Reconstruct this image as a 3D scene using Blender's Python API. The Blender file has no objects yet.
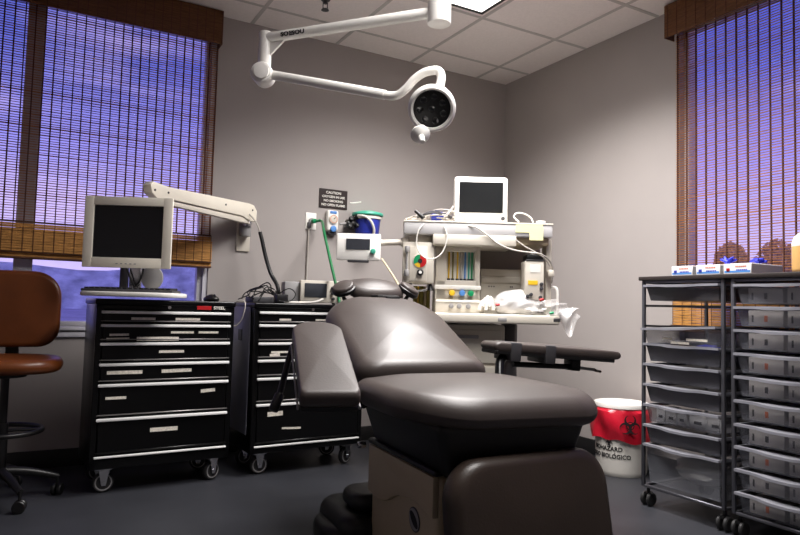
import bpy, bmesh, math, random
from mathutils import Matrix, Vector
random.seed(7)
PI = math.pi
rad = math.radians
COL = bpy.context.scene.collection
sc = bpy.context.scene

# ------------------------------------------------------------------ camera
H = 0.95
FPX = 652.566
RC = Matrix(((0.8688618715, -0.0523956929, -0.4922740493),
             (-0.4943780671, -0.0398651806, -0.8683323639),
             (0.0258722820, 0.9978303757, -0.0605406168)))
cam = bpy.data.cameras.new('camera')
cam.sensor_width = 36.0
cam.lens = FPX / 800 * 36.0
cam.clip_start = 0.05
cam.clip_end = 400
co = bpy.data.objects.new('camera', cam)
m4 = RC.to_4x4()
m4.translation = (0, 0, H)
co.matrix_world = m4
COL.objects.link(co)
sc.camera = co
sc.view_settings.view_transform = 'Standard'
sc.view_settings.look = 'None'
sc.view_settings.gamma = 1
sc.view_settings.use_curve_mapping = False
sc.view_settings.exposure = 0.0

FW = Vector((0.4923, 0.8683, 0)).normalized()
RT = Vector((FW.y, -FW.x, 0))


def at(px, py, d):
    """point seen at (px, py) at forward distance d"""
    r = RC @ Vector(((px - 400) / FPX, -(py - 267.5) / FPX, -1))
    return r * (d / r.dot(FW)) + Vector((0, 0, H))


# ------------------------------------------------------------------ mesh builder
class MB:
    def __init__(s):
        s.v = []
        s.f = []

    def raw(s, vs, fs, M=None):
        n = len(s.v)
        for p in vs:
            p = Vector(p)
            s.v.append(M @ p if M is not None else p)
        for f in fs:
            s.f.append([i + n for i in f])
        return s

    def bm(s, b, M=None):
        b.verts.index_update()
        s.raw([v.co.copy() for v in b.verts], [[v.index for v in f.verts] for f in b.faces], M)
        b.free()
        return s

    def box(s, x0, x1, y0, y1, z0, z1, bev=0.0, seg=2, M=None):
        b = bmesh.new()
        bmesh.ops.create_cube(b, size=1)
        for v in b.verts:
            v.co = Vector(((x0 + x1) / 2 + v.co.x * (x1 - x0), (y0 + y1) / 2 + v.co.y * (y1 - y0), (z0 + z1) / 2 + v.co.z * (z1 - z0)))
        if bev > 0:
            bmesh.ops.bevel(b, geom=b.edges[:], offset=bev, segments=seg, affect='EDGES', profile=0.5)
        return s.bm(b, M)

    def taper(s, x0, x1, y0, y1, z0, z1, kx, ky, bev=0.0, seg=2, M=None):
        """box whose bottom is scaled by kx, ky"""
        b = bmesh.new()
        bmesh.ops.create_cube(b, size=1)
        for v in b.verts:
            k = 1 if v.co.z > 0 else 0
            a = 1 if k else kx
            c = 1 if k else ky
            v.co = Vector(((x0 + x1) / 2 + v.co.x * (x1 - x0) * a, (y0 + y1) / 2 + v.co.y * (y1 - y0) * c, (z0 + z1) / 2 + v.co.z * (z1 - z0)))
        if bev > 0:
            bmesh.ops.bevel(b, geom=b.edges[:], offset=bev, segments=seg, affect='EDGES', profile=0.5)
        return s.bm(b, M)

    def cyl(s, p0, p1, r0, r1=None, seg=20, bev=0.0, M=None):
        p0 = Vector(p0)
        p1 = Vector(p1)
        r1 = r0 if r1 is None else r1
        L = (p1 - p0).length
        if bev > 0:
            prof = [(0, 0), (r0 - bev, 0), (r0 - bev * .3, bev * .3), (r0, bev), (r1, L - bev), (r1 - bev * .3, L - bev * .3), (r1 - bev, L), (0, L)]
        else:
            prof = [(0, 0), (r0, 0), (r1, L), (0, L)]
        q = Vector((0, 0, 1)).rotation_difference(p1 - p0).to_matrix().to_4x4()
        q.translation = p0
        return s.lathe(prof, seg, (M @ q) if M is not None else q)

    def lathe(s, prof, seg=24, M=None):
        vs = []
        fs = []
        rings = []
        for r, z in prof:
            if r <= 1e-7:
                rings.append([len(vs)])
                vs.append((0, 0, z))
            else:
                rings.append(list(range(len(vs), len(vs) + seg)))
                for k in range(seg):
                    a = 2 * PI * k / seg
                    vs.append((r * math.cos(a), r * math.sin(a), z))
        for A, B in zip(rings, rings[1:]):
            for k in range(seg):
                k2 = (k + 1) % seg
                if len(A) == 1 and len(B) == 1:
                    continue
                if len(A) == 1:
                    fs.append([A[0], B[k2], B[k]])
                elif len(B) == 1:
                    fs.append([A[k], A[k2], B[0]])
                else:
                    fs.append([A[k], A[k2], B[k2], B[k]])
        return s.raw(vs, fs, M)

    def tube(s, pts, r, seg=8, sub=6, smooth=True, closed=False, M=None):
        pts = [Vector(p) for p in pts]
        rr = r if isinstance(r, (list, tuple)) else [r] * len(pts)
        if smooth and len(pts) > 2:
            q = []
            qr = []
            n = len(pts)
            rng = range(n if closed else n - 1)
            for i in rng:
                if closed:
                    a, b, c, d = pts[(i - 1) % n], pts[i], pts[(i + 1) % n], pts[(i + 2) % n]
                    ra, rb = rr[i], rr[(i + 1) % n]
                else:
                    a, b, c, d = pts[max(i - 1, 0)], pts[i], pts[i + 1], pts[min(i + 2, n - 1)]
                    ra, rb = rr[i], rr[i + 1]
                for k in range(sub):
                    t = k / sub
                    q.append(0.5 * ((2 * b) + (c - a) * t + (2 * a - 5 * b + 4 * c - d) * t * t + (3 * b - a - 3 * c + d) * t ** 3))
                    qr.append(ra + (rb - ra) * t)
            if not closed:
                q.append(pts[-1])
                qr.append(rr[-1])
            pts, rr = q, qr
        n = len(pts)
        vs = []
        fs = []
        up = None
        for i, p in enumerate(pts):
            if closed:
                t = (pts[(i + 1) % n] - pts[i - 1])
            else:
                t = pts[min(i + 1, n - 1)] - pts[max(i - 1, 0)]
            t.normalize()
            if up is None:
                up = Vector((0, 0, 1)) if abs(t.z) < .9 else Vector((1, 0, 0))
            x = (up - t * up.dot(t)).normalized()
            y = t.cross(x)
            up = x
            for k in range(seg):
                a = 2 * PI * k / seg
                vs.append(p + (x * math.cos(a) + y * math.sin(a)) * rr[i])
        for i in range(n if closed else n - 1):
            j = (i + 1) % n
            for k in range(seg):
                k2 = (k + 1) % seg
                fs.append([i * seg + k, i * seg + k2, j * seg + k2, j * seg + k])
        if not closed:
            fs.append(list(range(seg))[::-1])
            fs.append([(n - 1) * seg + k for k in range(seg)])
        return s.raw(vs, fs, M)

    def prism(s, pts, z0, z1, bev=0.0, seg=2, M=None):
        b = bmesh.new()
        lo = [b.verts.new((p[0], p[1], z0)) for p in pts]
        hi = [b.verts.new((p[0], p[1], z1)) for p in pts]
        b.faces.new(lo[::-1])
        b.faces.new(hi)
        n = len(pts)
        for i in range(n):
            b.faces.new([lo[i], lo[(i + 1) % n], hi[(i + 1) % n], hi[i]])
        bmesh.ops.recalc_face_normals(b, faces=b.faces[:])
        if bev > 0:
            es = [e for e in b.edges if abs(e.verts[0].co.z - e.verts[1].co.z) < 1e-6]
            bmesh.ops.bevel(b, geom=es, offset=bev, segments=seg, affect='EDGES', profile=0.5)
        return s.bm(b, M)

    def pad(s, outline, z0, z1, er, crown=0.0, low=0.0, rings=6, deform=None, M=None):
        """upholstered pad over a convex outline: round edges (radius er) and a crowned top"""
        cx = sum(p[0] for p in outline) / len(outline)
        cy = sum(p[1] for p in outline) / len(outline)
        R = max(max(abs(p[0] - cx), abs(p[1] - cy)) for p in outline)
        lv = []
        erz = min(er, (z1 - z0) / 2)
        for k in range(1, rings):
            lv.append((k / rings * (1 - er / R), z0 - low * (1 - (k / rings) ** 2)))
        for k in range(7):
            a = -PI / 2 + PI / 2 * k / 6
            lv.append((1 - er / R * (1 - math.cos(a)), z0 + erz + erz * math.sin(a)))
        for k in range(7):
            a = PI / 2 * k / 6
            lv.append((1 - er / R * (1 - math.cos(a)), z1 - erz + erz * math.sin(a)))
        for k in range(rings - 1, 0, -1):
            q = k / rings * (1 - er / R)
            lv.append((q, z1 + crown * (1 - (q / (1 - er / R)) ** 2)))
        n = len(outline)
        vs = [(cx, cy, z0 - low)]
        for sc_, z in lv:
            for p in outline:
                vs.append((cx + (p[0] - cx) * sc_, cy + (p[1] - cy) * sc_, z))
        vs.append((cx, cy, z1 + crown))
        fs = []
        for k in range(n):
            fs.append([0, 1 + (k + 1) % n, 1 + k])
        for L in range(len(lv) - 1):
            for k in range(n):
                a = 1 + L * n
                k2 = (k + 1) % n
                fs.append([a + k, a + k2, a + n + k2, a + n + k])
        a = 1 + (len(lv) - 1) * n
        for k in range(n):
            fs.append([a + k, a + (k + 1) % n, len(vs) - 1])
        if deform:
            vs = [deform(*v) for v in vs]
        return s.raw(vs, fs, M)

    def build(s, name, mat, parent=None, smooth=True, ang=38):
        me = bpy.data.meshes.new(name)
        me.from_pydata([tuple(v) for v in s.v], [], s.f)
        b = bmesh.new()
        b.from_mesh(me)
        bmesh.ops.recalc_face_normals(b, faces=b.faces[:])
        b.to_mesh(me)
        b.free()
        if smooth:
            me.polygons.foreach_set('use_smooth', [True] * len(me.polygons))
            me.set_sharp_from_angle(angle=rad(ang))
        me.materials.append(mat)
        o = bpy.data.objects.new(name, me)
        COL.objects.link(o)
        if parent:
            o.parent = parent
        return o


def rrect(x0, x1, y0, y1, r, n=6):
    pts = []
    r4 = r if isinstance(r, (list, tuple)) else [r] * 4
    for (cx, cy, a0, q) in ((x1 - r4[0], y1 - r4[0], 0, r4[0]), (x0 + r4[1], y1 - r4[1], 90, r4[1]), (x0 + r4[2], y0 + r4[2], 180, r4[2]), (x1 - r4[3], y0 + r4[3], 270, r4[3])):
        for k in range(n + 1):
            a = rad(a0 + 90 * k / n)
            pts.append((cx + q * math.cos(a), cy + q * math.sin(a)))
    return pts


def ell(a, b, n=36, cx=0, cy=0, e=2.0):
    out = []
    for k in range(n):
        t = 2 * PI * k / n
        c, s_ = math.cos(t), math.sin(t)
        out.append((cx + a * math.copysign(abs(c) ** (2 / e), c), cy + b * math.copysign(abs(s_) ** (2 / e), s_)))
    return out


def fr(loc, rx=0, ry=0, rz=0):
    """frame matrix"""
    return Matrix.Translation(loc) @ Matrix.Rotation(rad(rz), 4, 'Z') @ Matrix.Rotation(rad(ry), 4, 'Y') @ Matrix.Rotation(rad(rx), 4, 'X')


def thing(name, label, cat, loc=(0, 0, 0), rz=0, group=None):
    o = bpy.data.objects.new(name, None)
    COL.objects.link(o)
    o.location = loc
    o.rotation_euler = (0, 0, rad(rz))
    o.empty_display_size = .1
    o['label'] = label
    o['category'] = cat
    if group:
        o['group'] = group
    return o


def tag(o, label, cat, group=None):
    o['label'] = label
    o['category'] = cat
    if group:
        o['group'] = group
    return o


def struct(o):
    o['kind'] = 'structure'
    return o


def part_label(o, l):
    o['label'] = l
    return o


def lettering(txt, size, mat, M, parent, name='lettering', depth=.0006, wrap=None, xs=1.0, align='CENTER', bold=0.0):
    c = bpy.data.curves.new(name, 'FONT')
    c.body = txt
    c.size = size
    c.align_x = align
    c.align_y = 'CENTER'
    c.extrude = depth
    c.offset = bold
    c.resolution_u = 3
    t = bpy.data.objects.new(name, c)
    COL.objects.link(t)
    me = bpy.data.meshes.new_from_object(t)
    bpy.data.objects.remove(t)
    bpy.data.curves.remove(c)
    for v in me.vertices:
        p = v.co.copy()
        p.x *= xs
        if wrap:
            p = Vector(wrap(p))
        v.co = M @ p
    me.materials.clear()
    me.materials.append(mat)
    o = bpy.data.objects.new(name, me)
    COL.objects.link(o)
    if parent:
        o.parent = parent
    return o


# ------------------------------------------------------------------ materials
def lin(c):
    return tuple(((x / 255) / 12.92 if x / 255 <= .04045 else ((x / 255 + .055) / 1.055) ** 2.4) for x in c)


def mat(name, rgb, rough=.5, metal=0.0, var=.06, scale=12.0, bump=0.0, bscale=60.0, spec=.5, stretch=(1, 1, 1), coat=0.0):
    m = bpy.data.materials.new(name)
    m.use_nodes = True
    nt = m.node_tree
    N = nt.nodes
    b = N['Principled BSDF']
    b.inputs['Roughness'].default_value = rough
    b.inputs['Metallic'].default_value = metal
    b.inputs['Specular IOR Level'].default_value = spec
    b.inputs['Coat Weight'].default_value = coat
    c = lin(rgb)
    tc = N.new('ShaderNodeTexCoord')
    mp = N.new('ShaderNodeMapping')
    mp.inputs['Scale'].default_value = stretch
    nt.links.new(tc.outputs['Object'], mp.inputs['Vector'])
    nz = N.new('ShaderNodeTexNoise')
    nz.inputs['Scale'].default_value = scale
    nz.inputs['Detail'].default_value = 4
    nt.links.new(mp.outputs[0], nz.inputs['Vector'])
    rp = N.new('ShaderNodeValToRGB')
    rp.color_ramp.elements[0].position = .3
    rp.color_ramp.elements[1].position = .7
    rp.color_ramp.elements[0].color = (*[x * (1 - var) for x in c], 1)
    rp.color_ramp.elements[1].color = (*[min(1, x * (1 + var)) for x in c], 1)
    nt.links.new(nz.outputs['Fac'], rp.inputs['Fac'])
    nt.links.new(rp.outputs['Color'], b.inputs['Base Color'])
    if bump > 0:
        n2 = N.new('ShaderNodeTexNoise')
        n2.inputs['Scale'].default_value = bscale
        n2.inputs['Detail'].default_value = 3
        nt.links.new(mp.outputs[0], n2.inputs['Vector'])
        bp = N.new('ShaderNodeBump')
        bp.inputs['Strength'].default_value = bump
        bp.inputs['Distance'].default_value = .01
        nt.links.new(n2.outputs['Fac'], bp.inputs['Height'])
        nt.links.new(bp.outputs['Normal'], b.inputs['Normal'])
    return m


def clear_mat(name, tint, alpha, rough=.12, glossy=.12):
    """see-through plastic or glass: transparent + a coloured body + a gloss"""
    m = bpy.data.materials.new(name)
    m.use_nodes = True
    nt = m.node_tree
    N = nt.nodes
    b = N['Principled BSDF']
    b.inputs['Base Color'].default_value = (*lin(tint), 1)
    b.inputs['Roughness'].default_value = rough
    b.inputs['Specular IOR Level'].default_value = glossy * 4
    tr = N.new('ShaderNodeBsdfTransparent')
    mx = N.new('ShaderNodeMixShader')
    nz = N.new('ShaderNodeTexNoise')
    nz.inputs['Scale'].default_value = 8
    tc = N.new('ShaderNodeTexCoord')
    nt.links.new(tc.outputs['Object'], nz.inputs['Vector'])
    mr = N.new('ShaderNodeMapRange')
    mr.inputs['To Min'].default_value = max(0, alpha - .05)
    mr.inputs['To Max'].default_value = min(1, alpha + .05)
    nt.links.new(nz.outputs['Fac'], mr.inputs['Value'])
    nt.links.new(mr.outputs[0], mx.inputs['Fac'])
    nt.links.new(tr.outputs[0], mx.inputs[1])
    nt.links.new(b.outputs[0], mx.inputs[2])
    nt.links.new(mx.outputs[0], N['Material Output'].inputs['Surface'])
    return m


def emit_mat(name, rgb, strength):
    m = bpy.data.materials.new(name)
    m.use_nodes = True
    nt = m.node_tree
    N = nt.nodes
    for n in list(N):
        if n.type == 'BSDF_PRINCIPLED':
            N.remove(n)
    e = N.new('ShaderNodeEmission')
    e.inputs['Color'].default_value = (*lin(rgb), 1)
    e.inputs['Strength'].default_value = strength
    nt.links.new(e.outputs[0], N['Material Output'].inputs['Surface'])
    return m


K = dict(
    wall=mat('wall_paint', (170, 163, 160), .75, var=.02, scale=3, bump=.05, bscale=180, spec=.3),
    ceil=mat('ceiling_tile', (238, 230, 228), .9, var=.03, scale=60, bump=.08, bscale=220, spec=.2),
    tbar=mat('ceiling_grid', (192, 186, 184), .6, var=.02),
    floor=mat('vinyl_floor', (50, 51, 56), .42, var=.1, scale=5, bump=.02, bscale=90, spec=.4),
    basebd=mat('black_rubber_base', (26, 25, 26), .5),
    alum=mat('window_aluminium', (206, 204, 212), .45, .0, var=.04),
    glass=clear_mat('window_glass', (170, 175, 215), .05, .03, .25),
    slat=mat('bamboo_slat', (176, 118, 62), .6, var=.35, scale=16, stretch=(1, 1, 14), spec=.3),
    slat_y=mat('bamboo_slat_fine', (194, 140, 76), .6, var=.35, scale=16, stretch=(1, 1, 14), spec=.3),
    valance=mat('bamboo_shaded', (104, 66, 38), .6, var=.35, scale=16, stretch=(1, 1, 14), spec=.3),  # same bamboo as the slats, its shade under the ceiling darkened into the colour
    cord=mat('blind_cord', (84, 44, 32), .8, var=.1),
    hem=mat('blind_rail', (82, 48, 24), .6, var=.15),
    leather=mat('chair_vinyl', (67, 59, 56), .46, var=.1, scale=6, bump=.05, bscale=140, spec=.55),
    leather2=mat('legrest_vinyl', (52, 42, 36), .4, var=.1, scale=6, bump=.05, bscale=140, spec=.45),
    black=mat('black_plastic', (14, 13, 14), .42, var=.1),
    blackm=mat('black_metal', (8, 8, 9), .3, var=.08, spec=.3),
    beige=mat('beige_cover', (188, 172, 144), .45, var=.03),
    cream=mat('cream_plastic', (238, 231, 215), .45, var=.02),
    white=mat('white_enamel', (242, 239, 233), .32, var=.02),
    offw=mat('machine_offwhite', (212, 205, 192), .42, var=.02),
    greyp=mat('grey_plastic', (150, 148, 148), .45, var=.04),
    dgrey=mat('dark_grey', (62, 61, 64), .45, var=.06),
    greyb=mat('slate_panel', (136, 136, 150), .4, var=.06),
    chrome=mat('chrome', (210, 210, 214), .2, 1.0, var=.02),
    pull=mat('aluminium_pull', (246, 246, 244), .4, 0.0, var=.02),
    lip_shine=mat('grey_drawer_lip', (128, 126, 124), .35, .5, var=.03),  # grey puts the reflection along the black drawers' lower lips into the colour
    strip=mat('paper_strip', (226, 219, 206), .8, var=.18, scale=120),
    screen=mat('dark_screen', (22, 23, 25), .16, var=.05, spec=.5),
    screen2=mat('grey_screen', (62, 64, 70), .16, var=.1, spec=.5),
    screen3=mat('glossy_screen', (34, 35, 36), .1, var=.1, spec=.7),
    tan=mat('tan_leather', (108, 56, 22), .36, var=.12, scale=9, bump=.04, bscale=120, spec=.5),
    red=mat('red_film', (196, 26, 48), .3, var=.15, scale=9, bump=.25, bscale=26),
    redp=mat('red_enamel', (178, 22, 26), .4),
    ink=mat('black_ink', (24, 20, 22), .6),
    inkw=mat('white_ink', (232, 228, 220), .6),
    bucketw=mat('white_drum', (226, 222, 214), .4, var=.03),
    sign=mat('sign_plate', (40, 28, 24), .4),
    blue=mat('blue_plastic', (44, 58, 170), .4),
    bluel=mat('light_blue_paint', (84, 140, 210), .4),
    teal=mat('teal_plastic', (74, 178, 150), .4),
    green=mat('green_hose', (22, 110, 62), .4),
    greenk=mat('green_knob', (26, 150, 96), .35),
    yellow=mat('yellow_plastic', (232, 190, 40), .45),
    yellown=mat('yellow_note', (240, 236, 178), .8, var=.04),
    olive=mat('olive_card', (134, 122, 54), .7, var=.2, scale=18),
    hose=mat('white_hose', (226, 222, 214), .35),
    cable=mat('grey_cable', (186, 180, 172), .5),
    bag=clear_mat('clear_bag', (236, 234, 232), .30, .15, .3),
    bagw=clear_mat('cloudy_bag', (238, 236, 234), .82, .2, .2),
    rackm=mat('rack_metal', (92, 92, 98), .35, .6, var=.05),
    rackt=mat('rack_top', (44, 36, 34), .5, var=.1),
    tub=clear_mat('smoky_tub', (104, 104, 110), .70, .25, .12),
    tubc=clear_mat('clear_tub', (140, 142, 150), .30, .2, .15),
    lip=mat('tub_rim', (140, 140, 148), .3, .1, var=.05),
    carton=mat('grey_carton', (196, 190, 188), .7, var=.06),
    cartonw=mat('white_carton', (226, 224, 226), .6, var=.03),
    glove=mat('blue_glove', (36, 44, 190), .5, var=.15),
    amber=mat('amber_liquid', (226, 178, 112), .3, var=.06),
    rubber=mat('caster_rubber', (36, 35, 36), .6),
    orange=mat('orange_mark', (214, 110, 70), .6),
    trunk=mat('bark', (60, 44, 36), .9, var=.3),
    leaf=mat('autumn_leaves', (238, 186, 148), .9, var=.25, scale=3),
    pave=mat('pale_concrete', (196, 190, 200), .9, var=.22, scale=.35),
    hillm=mat('dusky_hills', (214, 220, 226), 1.0, var=.42, scale=.45),
    lens=clear_mat('lamp_lens', (30, 34, 34), .5, .08, .3),
    lamp=emit_mat('light_diffuser', (255, 250, 246), 3.0),
    lamp2=emit_mat('light_diffuser_near', (255, 250, 246), 3.0),
    shelf=mat('shelf_grey', (196, 194, 194), .42, var=.02),
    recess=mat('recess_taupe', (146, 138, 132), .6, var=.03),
)

# thin bamboo lets some light through
_nt = K['slat'].node_tree
_b = _nt.nodes['Principled BSDF']
_t = _nt.nodes.new('ShaderNodeBsdfTranslucent')
_t.inputs['Color'].default_value = (*lin((214, 168, 128)), 1)
_m = _nt.nodes.new('ShaderNodeMixShader')
_m.inputs['Fac'].default_value = .35
_nt.links.new(_b.outputs[0], _m.inputs[1])
_nt.links.new(_t.outputs[0], _m.inputs[2])
_nt.links.new(_m.outputs[0], _nt.nodes['Material Output'].inputs['Surface'])

# ------------------------------------------------------------------ world: dusk sky
w = bpy.data.worlds.new('dusk_sky')
sc.world = w
w.use_nodes = True
nt = w.node_tree
N = nt.nodes
bg = N['Background']
tc = N.new('ShaderNodeTexCoord')
sp = N.new('ShaderNodeSeparateXYZ')
nt.links.new(tc.outputs['Generated'], sp.inputs[0])
rp = N.new('ShaderNodeValToRGB')
cr = rp.color_ramp
cr.elements[0].position = 0.0
cr.elements[0].color = (.52, .43, .80, 1)
cr.elements[1].position = .62
cr.elements[1].color = (.05, .06, .34, 1)
for p, c in ((.10, (.46, .39, .82)), (.21, (.25, .23, .72)), (.33, (.09, .11, .50))):
    e = cr.elements.new(p)
    e.color = (*c, 1)
nt.links.new(sp.outputs['Z'], rp.inputs['Fac'])
mp = N.new('ShaderNodeMapping')
mp.inputs['Scale'].default_value = (1.2, 1.2, 4.5)
nt.links.new(tc.outputs['Generated'], mp.inputs[0])
nz = N.new('ShaderNodeTexNoise')
nz.inputs['Scale'].default_value = 2.6
nz.inputs['Detail'].default_value = 6
nt.links.new(mp.outputs[0], nz.inputs['Vector'])
r2 = N.new('ShaderNodeValToRGB')
r2.color_ramp.elements[0].position = .48
r2.color_ramp.elements[0].color = (0, 0, 0, 1)
r2.color_ramp.elements[1].position = .75
r2.color_ramp.elements[1].color = (.6, .6, .6, 1)
nt.links.new(nz.outputs['Fac'], r2.inputs[0])
mx = N.new('ShaderNodeMix')
mx.data_type = 'RGBA'
nt.links.new(r2.outputs['Color'], mx.inputs['Factor'])
nt.links.new(rp.outputs['Color'], mx.inputs['A'])
mx.inputs['B'].default_value = (.66, .50, .86, 1)
nt.links.new(mx.outputs['Result'], bg.inputs['Color'])
bg.inputs['Strength'].default_value = 1.55

# ------------------------------------------------------------------ the room
XR, YB, ZC = 3.34, 4.20, 2.81
XL, YN = -1.35, -1.30
struct(MB().box(XL - .15, XR + .15, YN - .15, YB + .15, -.1, 0).build('floor', K['floor'], smooth=False))
ce = struct(MB().box(XL - .15, XR + .15, YN - .15, YB + .15, ZC, ZC + .1).build('ceiling', K['ceil'], smooth=False))
g = MB()
TP = .6155
for i in range(0, 9):
    x = 3.045 - i * TP
    if x > XL:
        g.box(x - .012, x + .012, YN, YB, ZC - .003, ZC + .002)
for j in range(0, 10):
    y = 3.91 - j * .61
    if y > YN:
        g.box(XL, XR, y - .012, y + .012, ZC - .0032, ZC + .002)
struct(g.build('trim_1', K['tbar'], smooth=False))

# back wall with the window opening
WX0, WX1, WZ0, WZ1 = -1.1, .982, .79, 2.70
b = MB()
b.box(XL - .15, WX0, YB, YB + .15, 0, ZC).box(WX1, XR + .15, YB, YB + .15, 0, ZC)
b.box(WX0, WX1, YB, YB + .15, 0, WZ0).box(WX0, WX1, YB, YB + .15, WZ1, ZC)
struct(b.build('wall_back', K['wall'], smooth=False))
# right wall with its window opening
RY0, RY1, RZ0, RZ1 = .15, 2.535, .80, 2.70
b = MB()
b.box(XR, XR + .15, YN - .15, RY0, 0, ZC).box(XR, XR + .15, RY1, YB, 0, ZC)
b.box(XR, XR + .15, RY0, RY1, 0, RZ0).box(XR, XR + .15, RY0, RY1, RZ1, ZC)
struct(b.build('wall_right', K['wall'], smooth=False))
struct(MB().box(XL - .15, XL, YN - .15, YB, 0, ZC).build('wall_left', K['wall'], smooth=False))
struct(MB().box(XL, XR, YN - .15, YN, 0, ZC).build('wall_near', K['wall'], smooth=False))
struct(MB().box(XL, XR, YB - .012, YB, 0, .10, .004).build('baseboard_back', K['basebd']))
struct(MB().box(XR - .012, XR, YN, YB - .012, 0, .10, .004).build('baseboard_right', K['basebd']))

# window in the back wall
wn = struct(bpy.data.objects.new('window_1', None))
COL.objects.link(wn)
b = MB()
y0, y1 = YB + .03, YB + .09
b.box(WX0, WX0 + .06, y0, y1, WZ0, WZ1, .004).box(WX1 - .062, WX1 - .03, y0, y1, WZ0, WZ1, .004)
b.box(WX0, WX1, y0, y1, WZ0, WZ0 + .03, .004).box(WX0, WX1, y0, y1, WZ1 - .05, WZ1, .004)
b.box(-.085, .010, y0 - .01, y1, WZ0, WZ1, .004)
b.build('window_frame', K['alum'], wn)
MB().box(WX1 - .03, WX1, y0 - .02, y1, WZ0, WZ1).build('window_jamb', K['alum'], wn, smooth=False)
MB().box(WX0, WX1, YB + .058, YB + .064, WZ0, WZ1).build('window_pane', K['glass'], wn, smooth=False)
b = MB().box(WX0 - .03, WX1 + .01, YB - .025, YB + .03, WZ0 - .022, WZ0, .004)
b.box(WX0 - .03, WX1 + .01, YB - .014, YB + .001, WZ0 - .06, WZ0 - .03, .003)
b.build('window_sill', K['alum'], wn)
# window in the right wall
wn = struct(bpy.data.objects.new('window_2', None))
COL.objects.link(wn)
b = MB()
x0, x1 = XR + .04, XR + .10
b.box(x0, x1, RY1 - .03, RY1, RZ0, RZ1, .004).box(x0, x1, RY0, RY0 + .05, RZ0, RZ1, .004)
b.box(x0, x1, RY0, RY1, RZ0, RZ0 + .05, .004).box(x0, x1, RY0, RY1, RZ1 - .05, RZ1, .004)
b.build('window_frame', K['alum'], wn)
MB().box(XR + .067, XR + .073, RY0, RY1, RZ0, RZ1).build('window_pane', K['glass'], wn, smooth=False)
MB().box(XR - .02, XR + .04, RY0 - .02, RY1 + .02, RZ0 - .022, RZ0, .004).build('window_sill', K['alum'], wn)


# ------------------------------------------------------------------ bamboo blinds
def blind(name, label, frm, L, zb, zf, zv, ztop, pitch_c, fold, c0):
    """frm: local x along the wall, local -y into the room; slats from x=0 to L"""
    t = thing(name, label, 'window blind', group='woven bamboo roman blinds')
    P = .0142
    s = MB()
    z = zf
    while z < zv + .04:
        h = .0042 + random.uniform(-.0012, .0012)
        if random.random() < .06:
            h += .003
        dz = random.uniform(-.001, .001)
        s.box(0, L, -.0015, .0015, z + dz, z + dz + h)
        z += P
    for v in range(len(s.v)):
        s.v[v] = frm @ s.v[v]
    s.build('slats', K['slat'], t, smooth=False)
    c = MB()
    x = c0
    while x < L:
        wv = random.uniform(.0028, .004)
        c.box(x - wv, x + wv, -.0045, -.002, zf, zv + .03)
        c.box(x - wv, x + wv, .002, .0045, zf, zv + .03)
        x += pitch_c
    for v in range(len(c.v)):
        c.v[v] = frm @ c.v[v]
    c.build('cords', K['cord'], t, smooth=False)
    c = MB()
    x = c0
    while x < L:
        c.box(x - .0016, x + .0016, -.0445, -.0425, zb + .04, zf - .005)
        x += pitch_c
    for v in range(len(c.v)):
        c.v[v] = frm @ c.v[v]
    c.build('hem_cords', K['hem'], t, smooth=False)
    # folded layers at the bottom
    s = MB()
    for yy, za, zb_ in fold:
        z = za
        while z < zb_:
            s.box(-.002, L + .002, yy - .002, yy + .002, z, z + .0118 + random.uniform(-.001, .001))
            z += .0142
    for v in range(len(s.v)):
        s.v[v] = frm @ s.v[v]
    s.build('folded_hem', K['slat_y'], t, smooth=False)
    r = MB().box(-.002, L + .002, -.05, -.002, zb, zb + .012, .003, 1, M=frm)
    r.box(-.002, L + .002, -.046, -.002, zb + .034, zb + .038, M=frm)
    r.box(-.002, L + .002, -.012, -.002, zf - .004, zf + .006, M=frm)  # dark bar standing in for the shadow in the gap above the folds
    r.build('rail_and_gap_shade', K['hem'], t)
    # valance
    s = MB().box(-.012, L + .001, -.088, -.008, ztop - .012, ztop)
    z = zv
    while z < ztop - .004:
        s.box(-.012, L + .001, -.092, -.088, z, z + .0128)
        s.box(L - .003, L + .001, -.09, -.004, z, z + .0128)
        s.box(-.012, -.008, -.09, -.004, z, z + .0128)
        z += .0142
    for v in range(len(s.v)):
        s.v[v] = frm @ s.v[v]
    va = s.build('valance', K['valance'], t, smooth=False)
    c = MB()
    x = c0
    while x < L:
        c.box(x - .002, x + .002, -.0945, -.092, zv, ztop - .005)
        x += pitch_c
    for v in range(len(c.v)):
        c.v[v] = frm @ c.v[v]
    c.build('valance_cords', K['cord'], va, smooth=False)
    return t


fold = [(-.006, 1.18, 1.362), (-.016, 1.18, 1.345), (-.028, 1.175, 1.33), (-.04, 1.205, 1.325)]
blind('roman_blind', 'brown bamboo roman blind over the window behind the tan stool and computer monitor',
      fr((-1.14, YB - .012, 0)), 2.125, 1.163, 1.37, 2.585, 2.802, .0512, fold, .02)
frR = Matrix.Translation((XR - .012, 2.552, 0)) @ Matrix.Rotation(rad(-90), 4, 'Z')
fold = [(-.006, .86, 1.06), (-.016, .86, 1.03), (-.028, .86, 1.02)]
blind('roman_blind', 'brown bamboo roman blind over the window behind the plastic drawer racks',
      frR, 2.42, .85, 1.06, 2.60, 2.802, .0625, fold, .012)


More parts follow.
